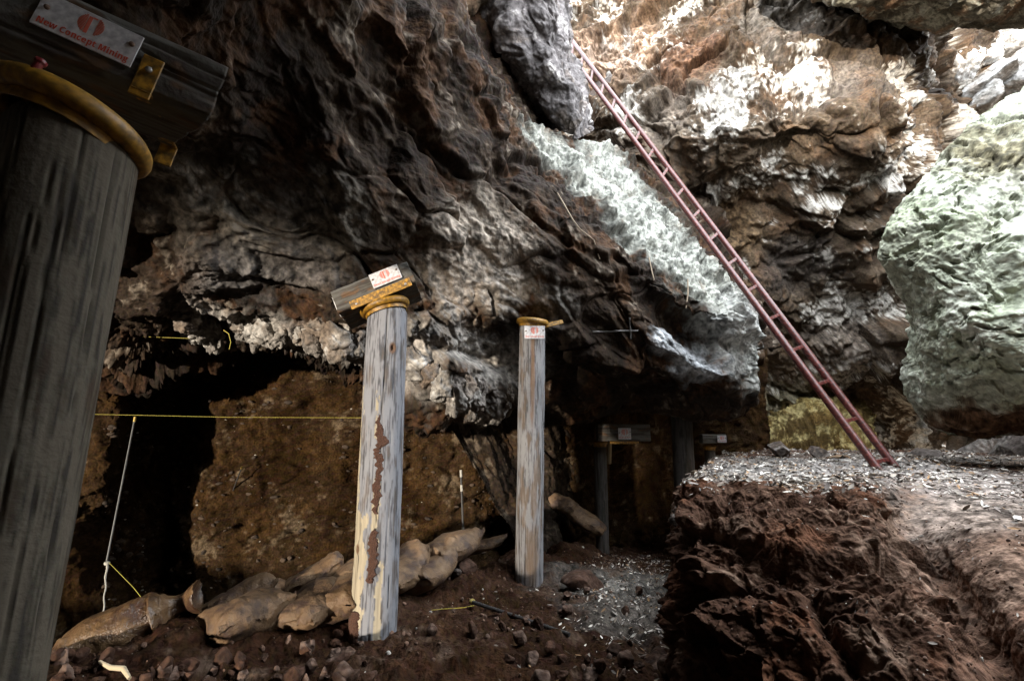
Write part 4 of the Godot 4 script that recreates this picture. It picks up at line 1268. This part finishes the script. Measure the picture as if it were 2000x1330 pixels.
func leaf_mesh() -> ArrayMesh:
	var st := SurfaceTool.new()
	st.begin(Mesh.PRIMITIVE_TRIANGLES)
	var rows := [[-1.0, 0.0, 0.05], [-0.45, 0.36, 0.0], [0.15, 0.42, 0.05], [0.65, 0.24, 0.14], [1.0, 0.0, 0.3]]
	var p := []
	for r in rows:
		p.append([Vector3(r[0], r[2] + r[1] * 0.35, -r[1]), Vector3(r[0], r[2], 0), Vector3(r[0], r[2] + r[1] * 0.25, r[1])])
	for i in rows.size() - 1:
		for j in 2:
			for q in [p[i][j], p[i + 1][j], p[i][j + 1], p[i][j + 1], p[i + 1][j], p[i + 1][j + 1]]:
				st.add_vertex(q)
	st.generate_normals()
	return st.commit()

func scatter(called: String, label: String, mesh: Mesh, material: Material, where: Array, tints: Array) -> void:
	var mm := MultiMesh.new()
	mm.transform_format = MultiMesh.TRANSFORM_3D
	mm.use_colors = true
	mm.mesh = mesh
	mm.instance_count = where.size()
	for i in where.size():
		mm.set_instance_transform(i, where[i])
		mm.set_instance_color(i, tints[i])
	var o := MultiMeshInstance3D.new()
	o.name = called
	o.multimesh = mm
	o.material_override = material
	add_child(o)
	tag(o, label, called.replace("_", " "), "", "stuff")

func litter() -> void:
	var where := []
	var tints := []
	var pale := [Color(0.42, 0.39, 0.35), Color(0.3, 0.27, 0.24), Color(0.22, 0.19, 0.16), Color(0.5, 0.47, 0.42), Color(0.14, 0.12, 0.105), Color(0.09, 0.08, 0.07), Color(0.11, 0.09, 0.08), Color(0.2, 0.12, 0.06), Color(0.1, 0.075, 0.06), Color(0.07, 0.055, 0.045), Color(0.17, 0.14, 0.11)]
	var add := func(face: Dictionary, count: int, accept: Callable, size: float) -> void:
		var v: PackedVector3Array = face.v
		var n: PackedVector3Array = face.n
		var got := 0
		var tries := 0
		while got < count and tries < count * 40:
			tries += 1
			var i := rng.randi() % v.size()
			if n[i].y < 0.62: continue
			var s := seen_from_lens(v[i])
			var keep: float = accept.call(s)
			if rng.randf() > keep: continue
			got += 1
			var f := Vector3(rng.randfn(), rng.randfn() * 0.25, rng.randfn()).normalized()
			var up := (n[i] + Vector3(rng.randfn(), 0, rng.randfn()) * 0.35).normalized()
			var z := f.cross(up).normalized()
			var x := up.cross(z)
			if nA.get_noise_3dv(v[i] * 3.0) < rng.randf_range(-0.5, 0.15): continue
			var sc := size * (0.4 + 1.5 * pow(rng.randf(), 2.2))
			var p := v[i] + Vector3(rng.randfn() * 0.02, -0.002 + rng.randf() * 0.014, rng.randfn() * 0.02)
			where.append(Transform3D(Basis(x * sc, up * sc, z * sc * rng.randf_range(0.5, 1.1)), p))
			var c: Color = pale[rng.randi() % pale.size()]
			var g := rng.randf_range(0.9, 1.45)
			tints.append(Color(c.r * g, c.g * g, c.b * g))
	add.call(ledge, 22000, func(s: Vector3) -> float:
		if s.z < 2.3 or s.x < 1330 or s.x > 2150 or s.y < 860: return 0.0
		var front := 965.0 + 12.0 * sin(s.x * 0.02) + 45.0 * smoothstep(1700.0, 1950.0, s.x)
		if s.x > 1500 and s.x < 1600: front += 18.0
		return clampf((front - s.y) / 40.0, 0.02 if s.x > 1700 and s.z > 2.0 else 0.0, 1.0) * clampf(s.z / 6.0, 0.15, 1.0), 0.019)
	add.call(ledge, 260, func(s: Vector3) -> float: return 0.6 if s.x > 1650 and s.x < 2060 and s.y > 960 and s.y < 1330 else 0.0, 0.011)
	add.call(ground, 7500, func(s: Vector3) -> float:
		if s.x < 1050 or s.x > 1340 or s.y < 1085 or s.y > 1330: return 0.0
		var edge := 1330.0 - (1330.0 - s.y) * 0.75 - s.x + 60.0 * sin(s.y * 0.05)
		var m := clampf((s.x - 1130.0 - (1100.0 - s.y) * 0.3) / 120.0, 0.0, 1.0)
		return m * clampf(1.0 - absf(s.y - 1160.0) / 150.0, 0.1, 1.0), 0.0135)
	add.call(ground, 500, func(s: Vector3) -> float: return 0.4 if s.x > 960 and s.x < 1300 and s.y > 1150 else 0.0, 0.012)
	scatter("leaf_litter", "dead grey and tan leaves littering the ledge and the gallery floor", leaf_mesh(), M.leaf, where, tints)
	# gravel and crumbs of earth
	where = []
	tints = []
	for q in [[ground, 3600, 0.016], [ledge, 1300, 0.006]]:
		var v: PackedVector3Array = q[0].v
		var n: PackedVector3Array = q[0].n
		var got := 0
		while got < q[1]:
			var i := rng.randi() % v.size()
			if n[i].y < 0.45: continue
			var s := seen_from_lens(v[i])
			if s.z < 1.0 or s.x < -50 or s.x > 2050 or s.y > 1400: continue
			got += 1
			var sc: float = pow(rng.randf(), 3.0) * q[2] + 0.003
			where.append(Transform3D(Basis.from_euler(Vector3(rng.randf() * 6, rng.randf() * 6, rng.randf() * 6)).scaled(Vector3.ONE * sc), v[i] + n[i] * sc * 0.4))
			var g := rng.randf_range(0.6, 1.3)
			tints.append(Color(0.1 * g, 0.055 * g, 0.035 * g) if rng.randf() < 0.93 else Color(0.4, 0.37, 0.33))
	scatter("gravel", "crumbs of red earth and gravel over the floor and bank", chunk_mesh(Vector3(1, 0.7, 0.85), 6, 5, rel(0, 0, 0, 0), pal(Color.WHITE, Color.WHITE, Color.WHITE, Color.WHITE, 0.5, 0.0), 9), M.leaf, where, tints)
	# white bone specks in the pit wall
	where = []
	tints = []
	var pv: PackedVector3Array = faces.pit.v
	var pn: PackedVector3Array = faces.pit.n
	while where.size() < 1500:
		var i := rng.randi() % pv.size()
		var s := seen_from_lens(pv[i])
		if s.x < 200 or s.x > 1000 or s.y < 680 or s.y > 1200: continue
		if nF.get_noise_3dv(pv[i] * 2.0) < -0.05: continue
		var bone := rng.randf() < 0.2
		var sc: float = pow(rng.randf(), 4.0) * 0.012 + 0.002
		if not bone: sc = pow(rng.randf(), 4.0) * 0.032 + 0.004
		where.append(Transform3D(Basis.from_euler(Vector3(rng.randf() * 6, rng.randf() * 6, rng.randf() * 6)).scaled(Vector3(1.4, 0.7, 1.0) * sc), pv[i] + pn[i] * sc * 0.15))
		var g := rng.randf_range(0.35, 1.0)
		tints.append(Color(0.5 * g, 0.46 * g, 0.4 * g) if bone else Color(0.06 * g, 0.037 * g, 0.021 * g))
	scatter("bone_fragments", "white bone chips and grit stuck in the brown pit wall", chunk_mesh(Vector3(1, 0.7, 0.85), 6, 5, rel(0, 0, 0, 0), pal(Color.WHITE, Color.WHITE, Color.WHITE, Color.WHITE, 0.5, 0.0), 9), M.leaf, where, tints)

# ------------------------------------------------------------------ flowstone knobs along the lip
func flowstone() -> void:
	var white := pal(Color(0.16, 0.14, 0.125), Color(0.28, 0.26, 0.235), Color(0.4, 0.38, 0.35), Color(0.2, 0.135, 0.085), 0.3, 0.5)
	var list := [
		# px, py, radius, length px
		[362, 628, 0.07, 40], [385, 640, 0.08, 44], [408, 650, 0.075, 58], [424, 655, 0.055, 46], [470, 640, 0.07, 38], [495, 648, 0.07, 36], [520, 650, 0.07, 34], [548, 655, 0.075, 36], [585, 655, 0.06, 30], [612, 660, 0.065, 36], [630, 668, 0.05, 36], [655, 668, 0.08, 34], [690, 672, 0.09, 34],
		[812, 715, 0.09, 40], [835, 740, 0.1, 44], [860, 757, 0.09, 44], [882, 772, 0.07, 52], [908, 770, 0.09, 36], [935, 772, 0.1, 40], [962, 778, 0.09, 36], [990, 785, 0.09, 36],
	]
	var n := 0
	for q in list:
		var h := drop("ceiling", q[0], q[1] - 6)
		var len: float = q[3] / 1000.0 * h.d * (0.75 + 0.5 * absf(sin(n * 2.7)))
		var m := rock_mesh(Vector3(q[2] * (0.6 + 0.5 * absf(sin(n * 1.9))), len * 0.7, q[2] * 0.9), 44, rel(0.08, 0.06, 0.03, 0.025, 6.0, Vector3(n * 1.7, 2, n), {"rf": 4.0, "ff": 18.0}), white)
		var o := part("flowstone_knob", m, M.rock, faces.node)
		o.position = h.p + Vector3(0, 0.0, -0.03)
		n += 1

func _ready() -> void:
	var cam := Camera3D.new()
	cam.name = "camera"
	cam.fov = rad_to_deg(2.0 * atan(665.0 / FOCAL))
	cam.far = 400.0
	cam.near = 0.02
	cam.position = EYE
	cam.rotation_degrees = Vector3(PITCH, 0, 0)
	add_child(cam)
	cam.current = true
	var sky_mat := ProceduralSkyMaterial.new()
	sky_mat.sky_top_color = Color(0.95, 0.975, 1.0)
	sky_mat.sky_horizon_color = Color(0.95, 0.96, 0.97)
	sky_mat.ground_bottom_color = Color(0.25, 0.22, 0.18)
	sky_mat.ground_horizon_color = Color(0.4, 0.38, 0.34)
	sky_mat.energy_multiplier = 4.0
	var sky := Sky.new()
	sky.sky_material = sky_mat
	var env := Environment.new()
	env.background_mode = Environment.BG_SKY
	env.sky = sky
	env.tonemap_mode = Environment.TONE_MAPPER_LINEAR
	env.tonemap_exposure = 3.7
	env.sdfgi_enabled = true
	env.ssao_enabled = true
	env.ssil_enabled = true
	var we := WorldEnvironment.new()
	we.name = "environment"
	we.environment = env
	add_child(we)
	var sun := DirectionalLight3D.new()
	sun.name = "sun"
	sun.light_energy = 0.75
	sun.light_color = Color(1.0, 0.95, 0.88)
	sun.light_angular_distance = 1.6
	sun.shadow_enabled = true
	add_child(sun)
	var az := deg_to_rad(SUN_AZ)
	var el := deg_to_rad(SUN_EL)
	sun.look_at_from_position(Vector3.ZERO, Vector3(sin(az) * cos(el), -sin(el), -cos(az) * cos(el)), Vector3.UP)

	rng = RandomNumberGenerator.new()
	rng.seed = 77
	nA = noise(FastNoiseLite.TYPE_SIMPLEX_SMOOTH, 11, 3)
	nR = noise(FastNoiseLite.TYPE_SIMPLEX_SMOOTH, 23, 5, FastNoiseLite.FRACTAL_RIDGED)
	nC = noise(FastNoiseLite.TYPE_CELLULAR, 5, 1, FastNoiseLite.FRACTAL_NONE)
	nC.cellular_return_type = FastNoiseLite.RETURN_CELL_VALUE
	nC.cellular_distance_function = FastNoiseLite.DISTANCE_EUCLIDEAN
	nD = noise(FastNoiseLite.TYPE_CELLULAR, 5, 1, FastNoiseLite.FRACTAL_NONE)
	nD.cellular_return_type = FastNoiseLite.RETURN_DISTANCE2_SUB
	nD.cellular_distance_function = FastNoiseLite.DISTANCE_EUCLIDEAN
	nF = noise(FastNoiseLite.TYPE_SIMPLEX_SMOOTH, 37, 4)
	nG = noise(FastNoiseLite.TYPE_SIMPLEX_SMOOTH, 51, 2)

	var grain := noise_texture(512, 0.03, 5, 3, 0.55, 1.3)
	var height := noise_texture(512, 0.025, 6, 9, 0.0, 1.0)
	M.rock = rock_material(1.3, 1.4, 0.85, grain, height)
	M.soil = rock_material(1.3, 2.2, 0.95, grain, height)
	M.rock.metallic_specular = 0.25
	M.soil.metallic_specular = 0.1
	M.wood = rock_material(0.2, 3.0, 0.85, grain, height)
	M.wood.albedo_texture = null
	M.wood.metallic_specular = 0.3
	M.wood2 = M.wood.duplicate()
	M.yellow = mat(Color(0.38, 0.19, 0.012), 0.55)
	M.yellow.albedo_texture = noise_texture(256, 0.025, 5, 21, 0.35, 1.1)
	M.yellow.uv1_triplanar = true
	M.yellow.uv1_scale = Vector3.ONE * 5.0
	M.plate = mat(Color(0.5, 0.49, 0.5), 0.5)
	M.plate.albedo_texture = noise_texture(256, 0.02, 4, 33, 0.75, 1.05)
	M.plate.uv1_triplanar = true
	M.plate.uv1_scale = Vector3.ONE * 8.0
	M.red = mat(Color(0.42, 0.06, 0.03), 0.6)
	M.red_soft = mat(Color(0.45, 0.1, 0.06), 0.6)
	M.redpaint = mat(Color(0.12, 0.012, 0.014), 0.4)
	M.rust = mat(Color(0.09, 0.05, 0.03), 0.8)
	M.steel = mat(Color(0.35, 0.34, 0.33), 0.4, 0.8)
	M.mud = rock_material(1.2, 9.0, 0.95, grain, height)
	M.mud.vertex_color_use_as_albedo = false
	M.mud.albedo_color = Color(0.085, 0.036, 0.02).linear_to_srgb()
	M.palewood = mat(Color(0.4, 0.33, 0.22), 0.85)
	M.darkwood = mat(Color(0.08, 0.06, 0.04), 0.85)
	M.dark = mat(Color(0.025, 0.023, 0.022), 0.6)
	M.white = mat(Color(0.3, 0.285, 0.25), 0.8)
	M.chalk = mat(Color(0.11, 0.105, 0.1), 0.95)
	M.string = mat(Color(0.3, 0.25, 0.04), 0.8)
	M.tape = mat(Color(0.6, 0.48, 0.1), 0.5)
	M.conduit = mat(Color(0.07, 0.07, 0.068), 0.5, 0.3)
	M.brass = mat(Color(0.4, 0.28, 0.08), 0.4, 0.7)
	M.root = mat(Color(0.22, 0.17, 0.12), 0.9)
	M.ladder = mat(Color(0.14, 0.03, 0.024), 0.42)
	M.ladder.albedo_texture = noise_texture(256, 0.04, 5, 45, 0.2, 1.25)
	M.ladder.uv1_triplanar = true
	M.ladder.uv1_scale = Vector3.ONE * 3.0
	M.bag = rock_material(0.5, 5.0, 0.7, grain, height)
	M.bag.albedo_texture = null
	M.bag_shiny = M.bag.duplicate()
	M.bag_shiny.roughness = 0.38
	M.leaf = mat(Color.WHITE, 0.9)
	M.leaf.vertex_color_use_as_albedo = true
	cave()
	for f in ["ground", "ledge", "pit", "ceiling"]: index_face(f)
	flowstone()
	posts()
	ladder()
	sandbags()
	cords()
	stones()
	litter()
